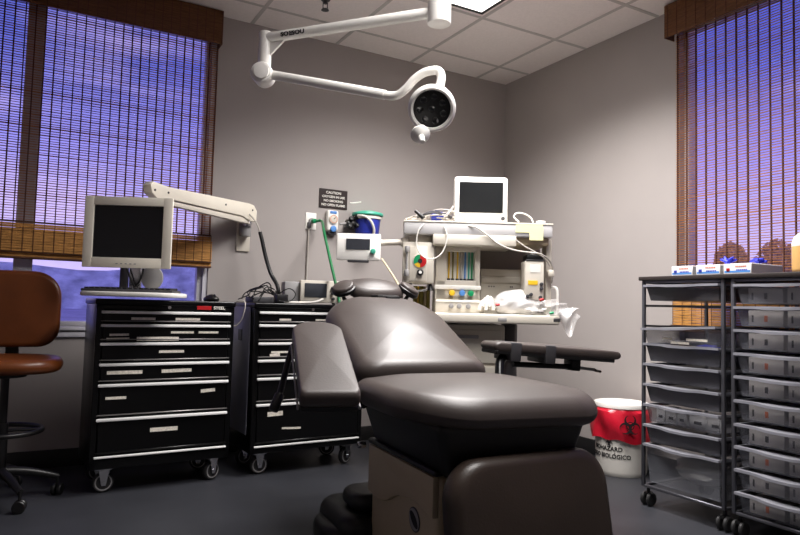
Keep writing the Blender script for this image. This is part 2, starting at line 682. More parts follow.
# ------------------------------------------------------------------ ceiling fittings
def troffer(label, x0, x1, y0, y1, m, power, spread):
    t = thing('ceiling_light', label, 'ceiling light', ((x0 + x1) / 2, (y0 + y1) / 2, ZC), group='recessed ceiling light panels')
    a, c = (x1 - x0) / 2, (y1 - y0) / 2
    f = MB()
    for bx in ((-a, a, -c, -c + .022), (-a, a, c - .022, c), (-a, -a + .022, -c, c), (a - .022, a, -c, c)):
        f.box(*bx, -.012, -.001, .002, 1)
    f.build('frame', K['black'], t)
    MB().box(-a + .022, a - .022, -c + .022, c - .022, -.008, -.002).build('diffuser', m, t, smooth=False)
    L_ = bpy.data.lights.new('tube_light', 'AREA')
    L_.shape = 'RECTANGLE'
    L_.size = 2 * a - .05
    L_.size_y = 2 * c - .05
    L_.energy = power
    L_.spread = rad(spread)
    L_.color = (1.0, .965, .945)
    lo = bpy.data.objects.new('tube_light', L_)
    COL.objects.link(lo)
    lo.parent = t
    lo.location = (0, 0, -.011)
    return t


troffer('bright white recessed ceiling light panel with a black rim above the procedure chair', 1.79, 2.388, 2.06, 3.247, K['lamp'], 70, 135)
troffer('white recessed ceiling light panel on the ceiling near the camera', 1.17, 1.77, .84, 2.03, K['lamp2'], 46, 150)

p = at(323, 0, 3.45)
t = thing('fire_sprinkler', 'small dark sprinkler head hanging from the ceiling tiles above the lamp arm', 'sprinkler', (1.46, 3.57, ZC))
MB().lathe([(0, 0), (.032, 0), (.036, -.012), (.026, -.03), (.0, -.03)], 20).build('escutcheon', K['dgrey'], t)
MB().cyl((0, 0, -.028), (0, 0, -.05), .011).box(-.016, -.012, -.003, .003, -.085, -.04).box(.012, .016, -.003, .003, -.085, -.04).build('frame', K['dgrey'], t)
MB().lathe([(0, -.083), (.02, -.083), (.024, -.09), (.01, -.093), (0, -.094)], 16).build('deflector', K['dgrey'], t)

# ------------------------------------------------------------------ surgical lamp
po = Vector((1.452, 2.28, ZC))
t = thing('surgical_lamp', 'white ceiling mounted surgical lamp on a jointed arm over the procedure chair', 'surgical lamp', po)


def rel(*pts):
    return [Vector(q) - po for q in pts]


MB().cyl((0, 0, -.66), (0, 0, 0), .05, seg=32, bev=.006).build('ceiling_post', K['white'], t)
MB().lathe([(0, 0), (.13, 0), (.13, -.02), (.06, -.05), (.05, -.05)], 32).build('ceiling_flange', K['white'], t)
A1, A2 = rel((1.417, 2.33, 2.208), (.912, 2.925, 2.195))
ar = MB().tube([A1 + (A1 - A2).normalized() * .03, A2], .024, 20, smooth=False).build('upper_arm', K['white'], t)
# elbow tube with a gusset
e0, e1 = rel((.905, 2.935, 2.225), (.905, 2.935, 2.035))
el = MB().cyl(e1, e0, .03, seg=28, bev=.005)
d_ = (A1 - A2).normalized()
el.prism([(0, 0), (.10, 0), (0, -.085)], -.006, .006, M=Matrix.Translation(e0 + Vector((0, 0, -.055))) @ Matrix(((d_.x, 0, d_.y, 0), (d_.y, 0, -d_.x, 0), (0, 1, 0, 0), (0, 0, 0, 1))))
el.build('elbow', K['white'], t)
kb = rel((.90, 2.925, 2.015))[0]
kn = MB().cyl(kb - FW * .05 - RT * .005, kb + FW * .05, .05, seg=32, bev=.012)
kn.build('joint', K['white'], t)
MB().cyl(kb - FW * .062, kb - FW * .05, .036, seg=28, bev=.003).build('joint_cap', K['white'], t)
pts = rel((.93, 2.895, 2.012), (1.307, 2.478, 1.873))
MB().tube(pts, .0215, 18, smooth=False).build('lower_arm', K['white'], t)
pts = rel((1.295, 2.490, 1.877), (1.325, 2.455, 1.866), (1.345, 2.425, 1.867), (1.366, 2.392, 1.890), (1.385, 2.366, 1.922), (1.410, 2.335, 1.946), (1.436, 2.303, 1.954), (1.456, 2.28, 1.948), (1.462, 2.268, 1.920), (1.452, 2.262, 1.88), (1.440, 2.258, 1.85))
MB().tube(pts, .0185, 16).build('gooseneck', K['white'], t)
hc = rel((1.404, 2.245, 1.772))[0]
cd = (Vector((0, 0, H)) - (po + hc)).normalized()
hd = (cd + Vector((0.05, .05, -.22))).normalized()
q = Vector((0, 0, 1)).rotation_difference(hd).to_matrix().to_4x4()
q.translation = hc
MB().lathe([(0, -.06), (.05, -.058), (.084, -.035), (.096, -.008), (.099, .008), (.095, .02), (.086, .026), (.078, .022), (.076, .008), (.0, .008)], 48, M=q).build('lamp_head', K['white'], t)
lf = MB().lathe([(0, .009), (.0765, .009), (.0765, .014), (0, .014)], 40, M=q).build('lens', K['black'], t)
part_label(lf, 'dark round lens with a ring of reflectors')
for k in range(8):
    a = 2 * PI * k / 7
    x, y = (0, 0) if k == 7 else (.05 * math.cos(a), .05 * math.sin(a))
    MB().lathe([(.0, .0145), (.006, .0148), (.013, .0168), (.0145, .0155), (.0145, .014)], 18, M=q @ Matrix.Translation((x, y, 0))).build('reflector', K['screen3'], lf)
k0, k1, k2 = rel(at(420, 133, 2.60), at(420, 139, 2.56), at(424, 147, 2.52))
kd = Vector((0.0, -.45, -.9)).normalized()
q2 = Vector((0, 0, 1)).rotation_difference((k2 - k0).normalized()).to_matrix().to_4x4()
q2.translation = k0
MB().lathe([(0, -.012), (.024, -.01), (.038, .004), (.04, .014), (.03, .026), (.014, .036), (.012, .064), (.009, .072), (0, .073)], 28, M=q2).build('handle', K['white'], t)
MB().tube([hc + (k0 - hc) * .80 - hd * .012, k0], .014, 14, smooth=False).build('handle_stem', K['white'], t)
# lettering on the upper arm
ax = (A2 - A1).normalized()
nrm = (Vector((0, 0, H)) - (po + A2))
nrm = (nrm - ax * nrm.dot(ax)).normalized()
nrm = (nrm + Vector((0, 0, .25))).normalized()
nrm = (nrm - ax * nrm.dot(ax)).normalized()
xx = -ax
yy = nrm.cross(xx)
Mx = Matrix(((xx.x, yy.x, nrm.x, 0), (xx.y, yy.y, nrm.y, 0), (xx.z, yy.z, nrm.z, 0), (0, 0, 0, 1)))
Mx.translation = A2 + (A1 - A2) * .185
lettering('SOESOU', .026, K['ink'], Mx, ar, xs=1.25, bold=.0012, wrap=lambda p: (p.x, .0245 * math.sin(p.y / .0245), .0245 * math.cos(p.y / .0245) + p.z))


# ------------------------------------------------------------------ tool carts
def cart(label, loc, rz, W, zs, ztop, strips, side=False):
    """local: x across the front (0 = centre), y depth from the front, z up; zs = pulls then the trim"""
    t = thing('tool_cart', label, 'tool cart', loc, rz, group='black rolling tool carts')
    D = .40
    zb = .125
    b = MB()
    h = W / 2
    b.box(-h, h, .014, D, zb, ztop - .03, .004)
    b.box(-h, -h + .03, 0, .02, zb, ztop - .03, .003, 1).box(h - .03, h, 0, .02, zb, ztop - .03, .003, 1)
    b.box(-h, h, 0, .02, zb, zs[-1] - .012, .003, 1)
    b.box(-h, h, 0, .02, zs[0] + .014, ztop - .03, .003, 1)
    b.build('body', K['blackm'], t)
    MB().box(-h - .006, h + .006, -.006, D + .006, ztop - .03, ztop, .008, 3).build('top_tray', K['blackm'], t)
    for k in range(len(zs) - 1):
        z1, z0 = zs[k], zs[k + 1]
        d = MB().box(-h + .032, h - .032, -.004, .016, z0 + .019, z1 + .012, .003, 1).build('drawer', K['blackm'], t)
        MB().box(-h + .022, h - .022, -.017, -.003, z1 - .006, z1 + .008, .003, 2).build('pull', K['pull'], d)
        MB().box(-h + .022, h - .022, -.010, -.003, z0 + .0205, z0 + .0265, .002, 1).build('lower_lip', K['lip_shine'] if k < len(zs) - 2 else K['blackm'], d)
        for (dk, x, z, w_, hh, rt) in strips:
            if dk == k:
                MB().box(-w_ / 2, w_ / 2, -.0015, 0, -hh / 2, hh / 2, M=fr((x, -.004, z), 0, rt)).build('label_strip', K['strip'], d, smooth=False)
    MB().box(-h + .02, h - .02, -.012, .002, zs[-1] - .004, zs[-1] + .006, .003, 2).build('bottom_trim', K['pull'], t)
    MB().cyl((0, -.005, (zs[0] + ztop) / 2 - .004), (0, .0, (zs[0] + ztop) / 2 - .004), .009).build('lock', K['chrome'], t)
    for sx, y, a in ((-1, .07, 0), (1, .07, 25), (-1, D - .08, 10), (1, D - .08, -20)):
        c = bpy.data.objects.new('caster', None)
        # caster: fork plate, wheel
        M = fr((sx * (h - .075), y, 0), 0, 0, a)
        f = MB().box(-.04, .04, -.04, .04, zb - .012, zb, .002, 1, M=M)
        for s_ in (-1, 1):
            f.prism([(-.022, .125 - .012), (.030, .125 - .012), (.014, .035), (-.006, .035)], s_ * .022 - .0015, s_ * .022 + .0015, M=M @ Matrix.Rotation(rad(90), 4, 'X'))
        f.cyl((0.004, -.03, .05), (.004, .03, .05), .008, M=M)
        fo = f.build('caster', K['chrome'], t)
        w_ = MB().lathe([(0, -.014), (.036, -.014), (.046, -.013), (.05, -.008), (.05, .008), (.046, .013), (.036, .014), (0, .014)], 32, M=M @ Matrix.Translation((.004, 0, .05)) @ Matrix.Rotation(rad(90), 4, 'X'))
        w_.build('wheel', K['rubber'], fo)
        w_ = MB().lathe([(.034, -.0155), (.040, -.0155), (.040, .0155), (.034, .0155)], 32, M=M @ Matrix.Translation((.004, 0, .05)) @ Matrix.Rotation(rad(90), 4, 'X'))
        w_.build('wheel_rim', K['greyp'], fo)
    return t


# strips: (drawer, x, z, width, height, tilt)
s1 = [(0, -.125, .858, .115, .013, 0), (0, .095, .858, .125, .013, 0),
      (1, -.235, .778, .09, .011, -1), (1, -.24, .757, .105, .012, -1), (1, -.05, .757, .205, .020, 0), (1, .07, .790, .115, .011, 0), (1, .205, .790, .105, .011, 0),
      (2, .02, .692, .125, .013, 0),
      (3, -.20, .592, .165, .017, 0), (3, .05, .594, .15, .017, -1),
      (4, -.235, .468, .095, .013, 0), (4, .215, .485, .075, .017, -3),
      (5, .0, .300, .135, .02, 0)]
c1 = cart('black tool cart beneath the computer monitor, red and white nameplate and six white drawer pulls', (.634, 3.515, 0), 2.5, .685,
          [.888, .822, .731, .630, .529, .363, .183], .955, s1)
MB().box(.14, .215, -.0055, .0, .909, .929, .001, 1).build('nameplate', K['redp'], c1)
lettering('STEEL', .021, K['inkw'], fr((.257, -.0055, .919), 90), c1, xs=1.15, bold=.0006)
s2 = [(0, -.17, .862, .07, .011, 0), (0, .05, .862, .065, .011, 0),
      (2, -.19, .68, .115, .011, 0), (2, -.225, .664, .06, .018, -6),
      (4, -.02, .465, .05, .017, 0),
      (5, -.21, .338, .09, .025, -2), (5, -.11, .252, .115, .011, 3), (5, .19, .338, .10, .011, 2)]
c2 = cart('black tool cart with white drawer pulls standing behind the grey chair armrest', (1.44, 3.555, 0), 3, .695,
          [.898, .826, .726, .631, .531, .388, .162], .955, s2)
MB().box(.18, .255, -.0055, .0, .914, .934, .001, 1).build('nameplate', K['redp'], c2)
sp_ = MB().box(-.3555, -.3485, .06, .36, .22, .93, .004, 2)
sp_.build('side_panel', K['greyb'], c2)
MB().box(-.3585, -.3545, .18, .24, .735, .80, .002, 1).build('side_latch', K['black'], c2)

# ------------------------------------------------------------------ monitor, arm, keyboard, mouse
wp = Vector((1.195, YB, 1.44))
t = thing('monitor_arm', 'cream jointed wall arm reaching from its wall plate to the computer monitor', 'monitor arm', wp)
MB().box(-.045, .045, -.014, -.001, -.155, .16, .006, 2).build('wall_plate', K['offw'], t)
b = MB().cyl((0, -.06, -.06), (0, -.06, .06), .035, seg=28, bev=.004).box(-.03, .03, -.07, -.012, -.055, .05, .004)
b.build('swivel', K['greyp'], t)
E0 = Vector((0.02, -.085, .085))
E1 = Vector((.535, 3.56, 1.50)) - wp
dv = E1 - E0
L = dv.length
xx = dv.normalized()
yy = Vector((0, 0, 1)).cross(xx).normalized()
zz = xx.cross(yy)
MA = Matrix(((xx.x, yy.x, zz.x, E0.x), (xx.y, yy.y, zz.y, E0.y), (xx.z, yy.z, zz.z, E0.z), (0, 0, 0, 1)))
sw = MA @ Matrix.Rotation(rad(90), 4, 'X')
MB().prism([(-.03, -.05), (-.035, .02), (.0, .055), (.05, .06), (L - .09, .052), (L + .03, .064), (L + .05, .045), (L + .04, .005), (L + .0, -.02), (L - .08, -.012), (.12, -.028), (.05, -.05)], -.028, .028, .006, M=sw).build('upper_arm_cover', K['cream'], t)
MB().prism([(0.02, -.07), (.06, -.034), (L - .1, -.018), (L - .1, -.042)], -.018, .018, .004, M=sw).build('lower_arm_link', K['offw'], t)
b = MB()
for px_ in (.02, .3, L - .08, L + .02):
    b.cyl((px_, .0285, .02), (px_, .031, .02), .006, M=MA)
    b.cyl((px_, -.0285, .02), (px_, -.031, .02), .006, M=MA)
b.build('screws', K['dgrey'], t)
MB().cyl((0, -.085, .0), (0, -.085, .07), .03, seg=24, bev=.004).build('wrist_joint', K['chrome'], t)
# drop post, head plate and keyboard tray, all carried by the arm
px0 = Vector((.47, 3.575, 0)) - Vector((wp.x, wp.y, 0))
zt = 1.48 - wp.z
zk = .992 - wp.z
mrz = -26
MP = fr((px0.x, px0.y, 0), 0, 0, mrz)
MB().box(-.028, .028, -.012, .02, zk, zt, .005, 2, M=MP).build('drop_post', K['chrome'], t)
MB().prism(ell(.055, .062, 28), -.008, .008, .003, M=MP @ fr((.085, -.0, zk + .075), 90)).build('tilt_disc', K['greyp'], t)
MB().box(-.075, -.035, -.014, .012, zk + .005, zk + .13, .006, 2, M=MP).build('tilt_bracket', K['dgrey'], t)
b = MB().tube([MP @ Vector((-.05, -.02, zk + .15)), MP @ Vector((-.01, -.03, zk + .06)), MP @ Vector((.02, -.03, zk + .01))], .005, 6)
b.tube([MP @ Vector((.05, -.02, zk + .15)), MP @ Vector((.035, -.03, zk + .06)), MP @ Vector((-.005, -.03, zk + .01))], .005, 6)
b.build('post_cables', K['black'], t)
MK = fr((px0.x + .02, px0.y, 0), 0, 0, mrz)
MB().prism(ell(.245, .15, 48, .03, -.15, 2.6), zk - .026, zk - .004, .007, M=MK).build('keyboard_tray', K['white'], t)
part_label(bpy.context.scene.objects['keyboard_tray'], 'oval white keyboard tray')

mo = thing('computer_monitor', 'cream framed computer monitor with a blank black screen hanging above the tool cart', 'monitor', (.412, 3.452, 1.107), -27)
W_, H_ = .214, .351
b = MB()
b.box(-W_ + .02, W_ - .03, .002, .05, .02, H_ - .02, .012, 3)
b.build('housing', K['cream'], mo)
f = MB()
x_, z0_, z1_ = .168, .050, .308
f.box(-W_, -x_, -.012, .004, 0, H_, .004).box(x_, W_, -.012, .004, 0, H_, .004).box(-x_ - .002, x_ + .002, -.012, .004, 0, z0_, .004).box(-x_ - .002, x_ + .002, -.012, .004, z1_, H_, .004)
f.build('bezel', K['cream'], mo)
MB().box(-x_, x_, -.003, .002, z0_, z1_).build('screen', K['screen'], mo, smooth=False)
b = MB()
for k in range(5):
    b.box(-.05 + k * .022, -.04 + k * .022, -.0135, -.011, .018, .022)
b.build('buttons', K['greyp'], mo)
MB().box(-.09, .09, .045, .075, .10, .27, .01, 2).build('mount_plate', K['greyp'], mo)

kd_ = thing('keyboard', 'dark grey keyboard lying on the oval white tray under the monitor', 'keyboard', wp + MK @ Vector((.02, -.16, zk - .004)), mrz)
MB().box(-.215, .215, -.075, .075, 0, .014, .005, 2).build('case', K['dgrey'], kd_)
b = MB()
for r in range(5):
    for c in range(16):
        b.box(-.203 + c * .0256, -.203 + c * .0256 + .021, -.064 + r * .0262, -.064 + r * .0262 + .021, .013, .021 + .001 * r, .002, 1)
b.build('keys', K['black'], kd_)
ms = thing('computer_mouse', 'black computer mouse on the tool cart top, beside the keyboard tray', 'mouse', (.865, 3.60, .955), 20)
MB().pad(ell(.032, .055, 28, e=2.3), 0, .022, .012, .016).build('shell', K['black'], ms)
MB().cyl((-.003, -.03, .031), (.003, -.03, .031), .008).build('wheel', K['dgrey'], ms)

# corrugated hose with cables by the arm
pw = [at(249, 214, 4.12), at(256, 222, 4.1), at(260, 232, 4.1), at(262, 240, 4.1), at(266, 258, 4.1), at(271, 274, 4.09), at(277, 285, 4.05), at(279, 296, 4.0)]
cs = thing('cable_sleeve', 'dark braided cable sleeve drooping from the wall arm to the cart below', 'cable sleeve', (pw[-1].x, pw[-1].y, .955))
o_ = Vector((pw[-1].x, pw[-1].y, .955))
MB().tube([q_ - o_ for q_ in pw[2:]], .0125, 10).build('sleeve', K['black'], cs)
MB().tube([q_ - o_ for q_ in pw[:4]], .0045, 8).build('cable_end', K['cable'], cs)

# ------------------------------------------------------------------ things on the second cart
mz = .955
dm = thing('bench_monitor', 'cream box shaped medical monitor with small grey screen on the tool cart by the headrest', 'medical monitor', (1.548, 3.66, mz), -12)
MB().box(-.14, .14, .0, .20, .008, .142, .006, 2).build('housing', K['offw'], dm)
MB().box(-.23, -.141, .03, .20, .002, .132, .006, 2).build('side_cap', K['greyp'], dm)
MB().box(-.115, .02, -.004, .002, .04, .125, .003).build('screen', K['screen2'], dm)
for x, z in ((.055, .10), (.055, .068), (.095, .082), (.095, .04), (.06, .034)):
    MB().cyl((x, -.014, z), (x, .002, z), .0095, bev=.002).build('knob', K['dgrey'], dm)
b = MB()
for sx in (-1, 1):
    for y in (.03, .17):
        b.cyl((sx * .10, y, 0), (sx * .10, y, .01), .012)
b.build('feet', K['black'], dm)

pa = thing('power_adapter', 'black power adapter brick beside the cream medical monitor on the tool cart', 'power adapter', (1.262, 3.60, mz), 6)
MB().box(-.035, .035, -.02, .03, 0, .05, .004, 2).build('case', K['black'], pa)
hb = thing('cable_hub', 'flat dark grey cable hub under the tangled black wires on the tool cart', 'cable hub', (1.195, 3.74, mz), 10)
MB().box(-.085, .085, -.05, .05, 0, .034, .006, 2).build('case', K['dgrey'], hb)
b = MB()
rz_ = random.Random(3)
for k in range(7):
    pts = []
    x0 = 1.06 + .018 * k
    for j in range(6):
        u = j / 5
        pts.append((x0 + u * (.24 - .02 * k) + rz_.uniform(-.02, .02), 3.68 + rz_.uniform(-.03, .12), mz + .012 + math.sin(u * PI) * (.05 + .016 * (k % 4)) + rz_.uniform(0, .012)))
    b.tube(pts, .0036, 6)
b.tube([(1.25, 3.585, mz + .06), (1.30, 3.575, mz + .085), (1.34, 3.58, mz + .055), (1.31, 3.575, mz + .015), (1.24, 3.575, mz + .012)], .003, 6)
tag(b.build('cable_tangle', K['black']), 'tangle of thin black wires heaped on the second tool cart', 'cables')
b = MB().tube([(1.52, 3.60, mz + .03), (1.46, 3.575, mz + .012), (1.38, 3.575, mz + .006), (1.30, 3.58, mz + .006), (1.24, 3.60, mz + .006)], .007, 8)
tag(b.build('white_cord', K['hose']), 'white cord along the front edge of the second tool cart top', 'cord')
cl_ = [at(236, 302, 3.7), at(233, 308, 3.68), at(231, 318, 3.66), at(235, 326, 3.66), at(242, 320, 3.66), at(246, 306, 3.66), at(244, 301, 3.68)]
tag(MB().tube([(q_.x - .004, q_.y, q_.z) for q_ in cl_], .0035, 6, closed=True).build('cable_loop', K['cable']), 'thin loop of cable hanging down the side of the second tool cart', 'cable')

# ------------------------------------------------------------------ things on the back wall
sg = thing('caution_sign', 'dark brown caution sign with four lines of white capitals on the back wall', 'sign', (1.826, YB, 1.695))
MB().box(-.108, .108, -.006, 0, -.068, .068, .002, 1).build('plate', K['sign'], sg)
for i, (tx, s_) in enumerate((('CAUTION', .024), ('OXYGEN IN USE', .022), ('NO SMOKING', .022), ('NO OPEN FLAME', .022))):
    lettering(tx, s_, K['inkw'], fr((0, -.0062, .043 - .029 * i), 90), sg, xs=1.06, bold=.0005)

ot = thing('oxygen_outlet', 'white oxygen wall outlet with a green hose plugged in, left of the sign', 'wall outlet', (1.663, YB, 1.525))
MB().box(-.04, .04, -.008, 0, -.058, .058, .004, 2).build('plate', K['white'], ot)
MB().cyl((0, -.008, -.0), (0, -.03, -.0), .02, bev=.003).build('socket', K['greyp'], ot)
MB().box(-.028, -.006, -.03, -.008, -.05, -.01, .004).build('latch', K['dgrey'], ot)
MB().cyl((0.006, -.028, .0), (.012, -.06, -.004), .016, bev=.004).build('plug', K['greenk'], ot)
gp = [(1.676, 4.13, 1.52), (1.70, 4.09, 1.515), at(324, 232, 4.15), at(328, 250, 4.05), at(332, 268, 3.95), at(336, 285, 3.85), at(340, 305, 3.75)]
tag(MB().tube(gp, .009, 10).build('oxygen_hose', K['green']), 'green oxygen hose sloping from the wall outlet down behind the chair headrest', 'hose')
tag(MB().tube([(1.648, 4.188, 1.48), (1.645, 4.186, 1.40), (1.643, 4.186, 1.2), (1.64, 4.188, .85)], .005, 8).build('thin_tube', K['cable']), 'thin grey tube running straight down the wall below the oxygen outlet', 'tube')

rg = thing('suction_regulator', 'white wall suction regulator with round dial and blue ends, below the caution sign', 'regulator', (1.812, YB, 1.535))
MB().box(-.042, .042, -.045, 0, -.07, .075, .012, 3).build('body', K['white'], rg)
MB().box(-.025, .025, -.05, -.042, .05, .07, .004).build('top_cap', K['bluel'], rg)
MB().cyl((0, -.045, -.055), (0, -.06, -.055), .022, bev=.004).build('knob', K['bluel'], rg)
MB().cyl((0, -.044, .012), (0, -.056, .012), .033, seg=28, bev=.003).build('gauge', K['offw'], rg)
MB().lathe([(.024, 0), (.027, 0), (.027, .002), (.024, .002)], 28, M=fr((0, -.0555, .012), 90)).build('gauge_ring', K['orange'], rg)
MB().cyl((0, -.0555, .012), (.012, -.058, .024), .0025).build('needle', K['ink'], rg)
MB().box(-.03, .03, -.04, -.005, -.095, -.07, .004).build('outlet_fitting', K['dgrey'], rg)

cn = thing('suction_canister', 'blue suction canister with teal lid on the wall above the small white display', 'canister', (2.045, 4.09, 1.44))
MB().lathe([(0, 0), (.075, 0), (.082, .01), (.092, .115), (.0, .115)], 36).build('jar', K['blue'], cn)
MB().lathe([(.095, .115), (.1, .118), (.1, .135), (.094, .138), (0, .138)], 36).build('collar', K['hose'], cn)
MB().lathe([(.108, .142), (.112, .15), (.108, .162), (.06, .175), (0, .175)], 36).build('lid', K['teal'], cn)
b = MB()
b.box(-.03, .03, .085, .11, .03, .10, .004)
b.build('wall_bracket', K['greyp'], cn)
vv = thing('suction_valve', 'black knobbed suction valve between the regulator and the blue canister', 'valve', (1.93, 4.10, 1.52))
b = MB().cyl((-.045, 0, 0), (.045, 0, 0), .028, bev=.006).cyl((0, 0, -.04), (0, 0, .05), .022, bev=.005)
b.build('body', K['black'], vv)
for (x, y, z) in ((-.02, -.03, .03), (.025, -.035, .045), (.03, -.03, -.01), (-.03, -.03, -.02)):
    MB().lathe([(0, -.012), (.015, -.012), (.019, 0), (.014, .012), (0, .014)], 14, M=fr((x, y, z), 60)).build('knob', K['black'], vv)
MB().cyl((-.09, 0, -.01), (-.04, 0, 0), .008).build('inlet', K['greyp'], vv)
MB().box(-.02, .02, 0, .10, -.02, .01, .004).build('wall_bracket', K['greyp'], vv)
tag(MB().tube([(1.95, 4.05, 1.575), (1.985, 4.0, 1.565), (2.02, 3.98, 1.53), (2.045, 3.985, 1.48), (2.05, 4.0, 1.44)], .0095, 10).build('suction_tube', K['hose']), 'white suction tube curling across the front of the blue canister', 'tube')
tag(MB().tube([at(350, 203, 4.5), at(353, 203, 4.52), at(361, 202, 4.55)], .004, 6).build('wall_hook', K['white']), 'thin white hook on the wall right of the caution sign', 'hook')

# ------------------------------------------------------------------ anaesthesia machine (local: a across, b depth, z up)
MO = Vector((2.219, 2.995, 0))
MRZ = -29.55
MF = fr(MO, 0, 0, MRZ)
MFi = MF.inverted()


def ml(px, py, b=0.0):
    """machine-local point seen at px, py at depth b"""
    return MFi @ at(px, py, 3.7 + b)


am = thing('anesthesia_machine', 'tall off-white anesthesia machine with gauges, knobs and shelves in the room corner', 'anesthesia machine', MO, MRZ)
MB().box(-.30, .165, .10, .60, .13, .86, .012, 2).build('lower_cabinet', K['offw'], am)
for z0_, z1_ in ((.16, .40), (.42, .62), (.64, .83)):
    d = MB().box(-.28, .145, .085, .105, z0_, z1_, .006).build('drawer', K['offw'], am)
    MB().box(-.14, .01, .07, .09, z1_ - .05, z1_ - .03, .005).build('handle', K['greyp'], d)
MB().box(-.33, .20, .06, .66, .07, .13, .02, 2).build('base', K['greyp'], am)
for x in (-.29, .16):
    for y in (.11, .61):
        MB().lathe([(0, -.02), (.032, -.02), (.037, -.012), (.037, .012), (.032, .02), (0, .02)], 20, M=fr((x, y, .037), 90)).build('caster', K['rubber'], am)
MB().cyl((.215, .26, .10), (.215, .26, .865), .05, seg=28, bev=.01).build('gas_cylinder', K['dgrey'], am)
MB().box(-.40, .445, -.05, .50, .872, .925, .010, 3).build('worktop', K['offw'], am)
MB().box(.10, .15, -.053, -.045, .885, .905, .003).build('worktop_catch', K['greyp'], am)
MB().box(.41, .449, -.052, -.03, .89, .91, .003).build('worktop_end', K['dgrey'], am)
MB().box(-.245, .036, .05, .45, .925, 1.0, .008, 2).build('control_band', K['offw'], am)
MB().box(-.245, .036, .045, .052, .985, .998, .003, 1).build('control_trim', K['white'], am)
for x in (-.155, -.109, -.057):
    q = MB().cyl((x, .05, .964), (x, .03, .964), .014, bev=.003).build('dial', K['greyp'], am)
# flow panel with glass tubes
b = MB()
b.box(-.245, .015, .10, .16, 1.0, 1.03, .004).box(-.245, -.18, .10, .16, 1.0, 1.315, .008).box(-.018, .015, .10, .16, 1.0, 1.315, .008)
b.box(-.245, .015, .10, .16, 1.283, 1.315, .006).box(-.245, .015, .10, .16, 1.0, 1.115, .006).box(-.243, .013, .15, .45, 1.0, 1.315)
b.build('flow_panel', K['offw'], am)
MB().box(-.18, -.018, .147, .151, 1.115, 1.283).build('flow_backing', K['white'], am, smooth=False)
MB().box(-.25, .02, .088, .11, 1.06, 1.085, .005).build('flow_ledge', K['white'], am)
for i, (x, c) in enumerate(((-.165, 'yellow'), (-.142, 'olive'), (-.115, 'yellow'), (-.092, 'cable'), (-.070, 'bluel'), (-.048, 'teal'), (-.030, 'greenk'))):
    MB().cyl((x, .138, 1.118), (x, .138, 1.282), .0048 if c != 'cable' else .009, seg=10).build('flow_tube', K[c], am)
    MB().cyl((x, .135, 1.116), (x, .135, 1.126), .010, seg=10).build('tube_fitting', K['dgrey'], am)
for x, c in ((-.149, 'yellow'), (-.090, 'bluel'), (-.040, 'greenk')):
    MB().cyl((x, .10, 1.04), (x, .065, 1.04), .017, bev=.004).build('flow_knob', K[c], am)
# back panel, dark recess
MB().box(.036, .43, .25, .45, .925, 1.195, .006).build('back_panel', K['offw'], am)
MB().box(.036, .42, .235, .27, 1.11, 1.15, .012, 2).build('back_rail', K['offw'], am)
b = MB()
for x in (.085, .10, .115, .215, .225):
    b.box(x, x + .006, .247, .251, 1.085, 1.093)
b.build('back_marks', K['ink'], am)
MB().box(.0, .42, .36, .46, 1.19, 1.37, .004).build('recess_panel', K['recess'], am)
# top shelf
MB().box(-.437, .412, 0, .50, 1.368, 1.44, .008, 2).build('top_shelf', K['shelf'], am)
MB().box(-.44, .415, -.004, .50, 1.437, 1.447, .003, 1).build('shelf_edge', K['offw'], am)
MB().box(-.27, .205, -.006, .45, 1.312, 1.37, .006, 2).build('shelf_drawer', K['offw'], am)
MB().box(.205, .40, .04, .45, 1.325, 1.368, .006, 2).build('shelf_block', K['beige'], am)
MB().box(.398, .432, .10, .22, .925, 1.368, .006, 2).build('side_post', K['offw'], am)
MB().tube([(.42, .12, 1.085), (.45, .11, 1.088), (.465, .10, 1.07), (.467, .10, 1.0), (.465, .10, .93)], .0085, 10).build('side_handle', K['white'], am)
# left gas module
md = MB().box(-.44, -.26, .02, .26, 1.09, 1.325, .008, 2).build('gas_module', K['offw'], am)
MB().box(-.40, -.30, .012, .022, 1.10, 1.30, .004).build('module_face', K['offw'], md)
MB().cyl((-.345, .13, 1.325), (-.345, .13, 1.37), .085, seg=28, bev=.006).build('module_neck', K['offw'], am)
gc = Vector((-.34, .008, 1.215))
MB().cyl(gc + Vector((0, .012, 0)), gc, .043, seg=32, bev=.003).build('gauge_ring', K['offw'], md)
for a0, a1, c in ((90, 210, 'greenk'), (210, 270, 'yellow'), (270, 450, 'redp')):
    pts = [(0, 0)] + [(.037 * math.cos(rad(a0 + (a1 - a0) * k / 8)), .037 * math.sin(rad(a0 + (a1 - a0) * k / 8))) for k in range(9)]
    MB().prism(pts, 0, .002, M=Matrix.Translation(gc) @ Matrix.Rotation(rad(90), 4, 'X')).build('gauge_sector', K[c], md)
MB().cyl(gc, gc + Vector((0, -.004, 0)), .013).build('gauge_hub', K['ink'], md)
MB().cyl((-.338, .014, 1.15), (-.338, -.012, 1.15), .019, bev=.004).build('module_knob', K['black'], md)
MB().cyl((-.338, -.012, 1.15), (-.338, -.016, 1.15), .009).build('knob_cap', K['white'], md)
for z in (1.145, 1.28):
    b = MB().cyl((-.415, .0, z - .018), (-.415, .0, z + .018), .014, bev=.003)
    b.build('side_port', K['greyp'], md)
MB().cyl((-.415, .002, 1.15), (-.415, .002, 1.28), .006).build('port_pipe', K['greyp'], md)
MB().tube([(-.39, .06, 1.09), (-.395, .05, 1.055), (-.38, .05, 1.045), (-.31, .05, 1.05), (-.295, .05, 1.065), (-.29, .06, 1.09)], .006, 8).build('module_hook', K['greyp'], md)
MB().lathe([(0, 0), (.022, 0), (.010, .035), (0, .04)], 16, M=fr((-.275, .06, 1.05))).build('black_plug', K['black'], md)
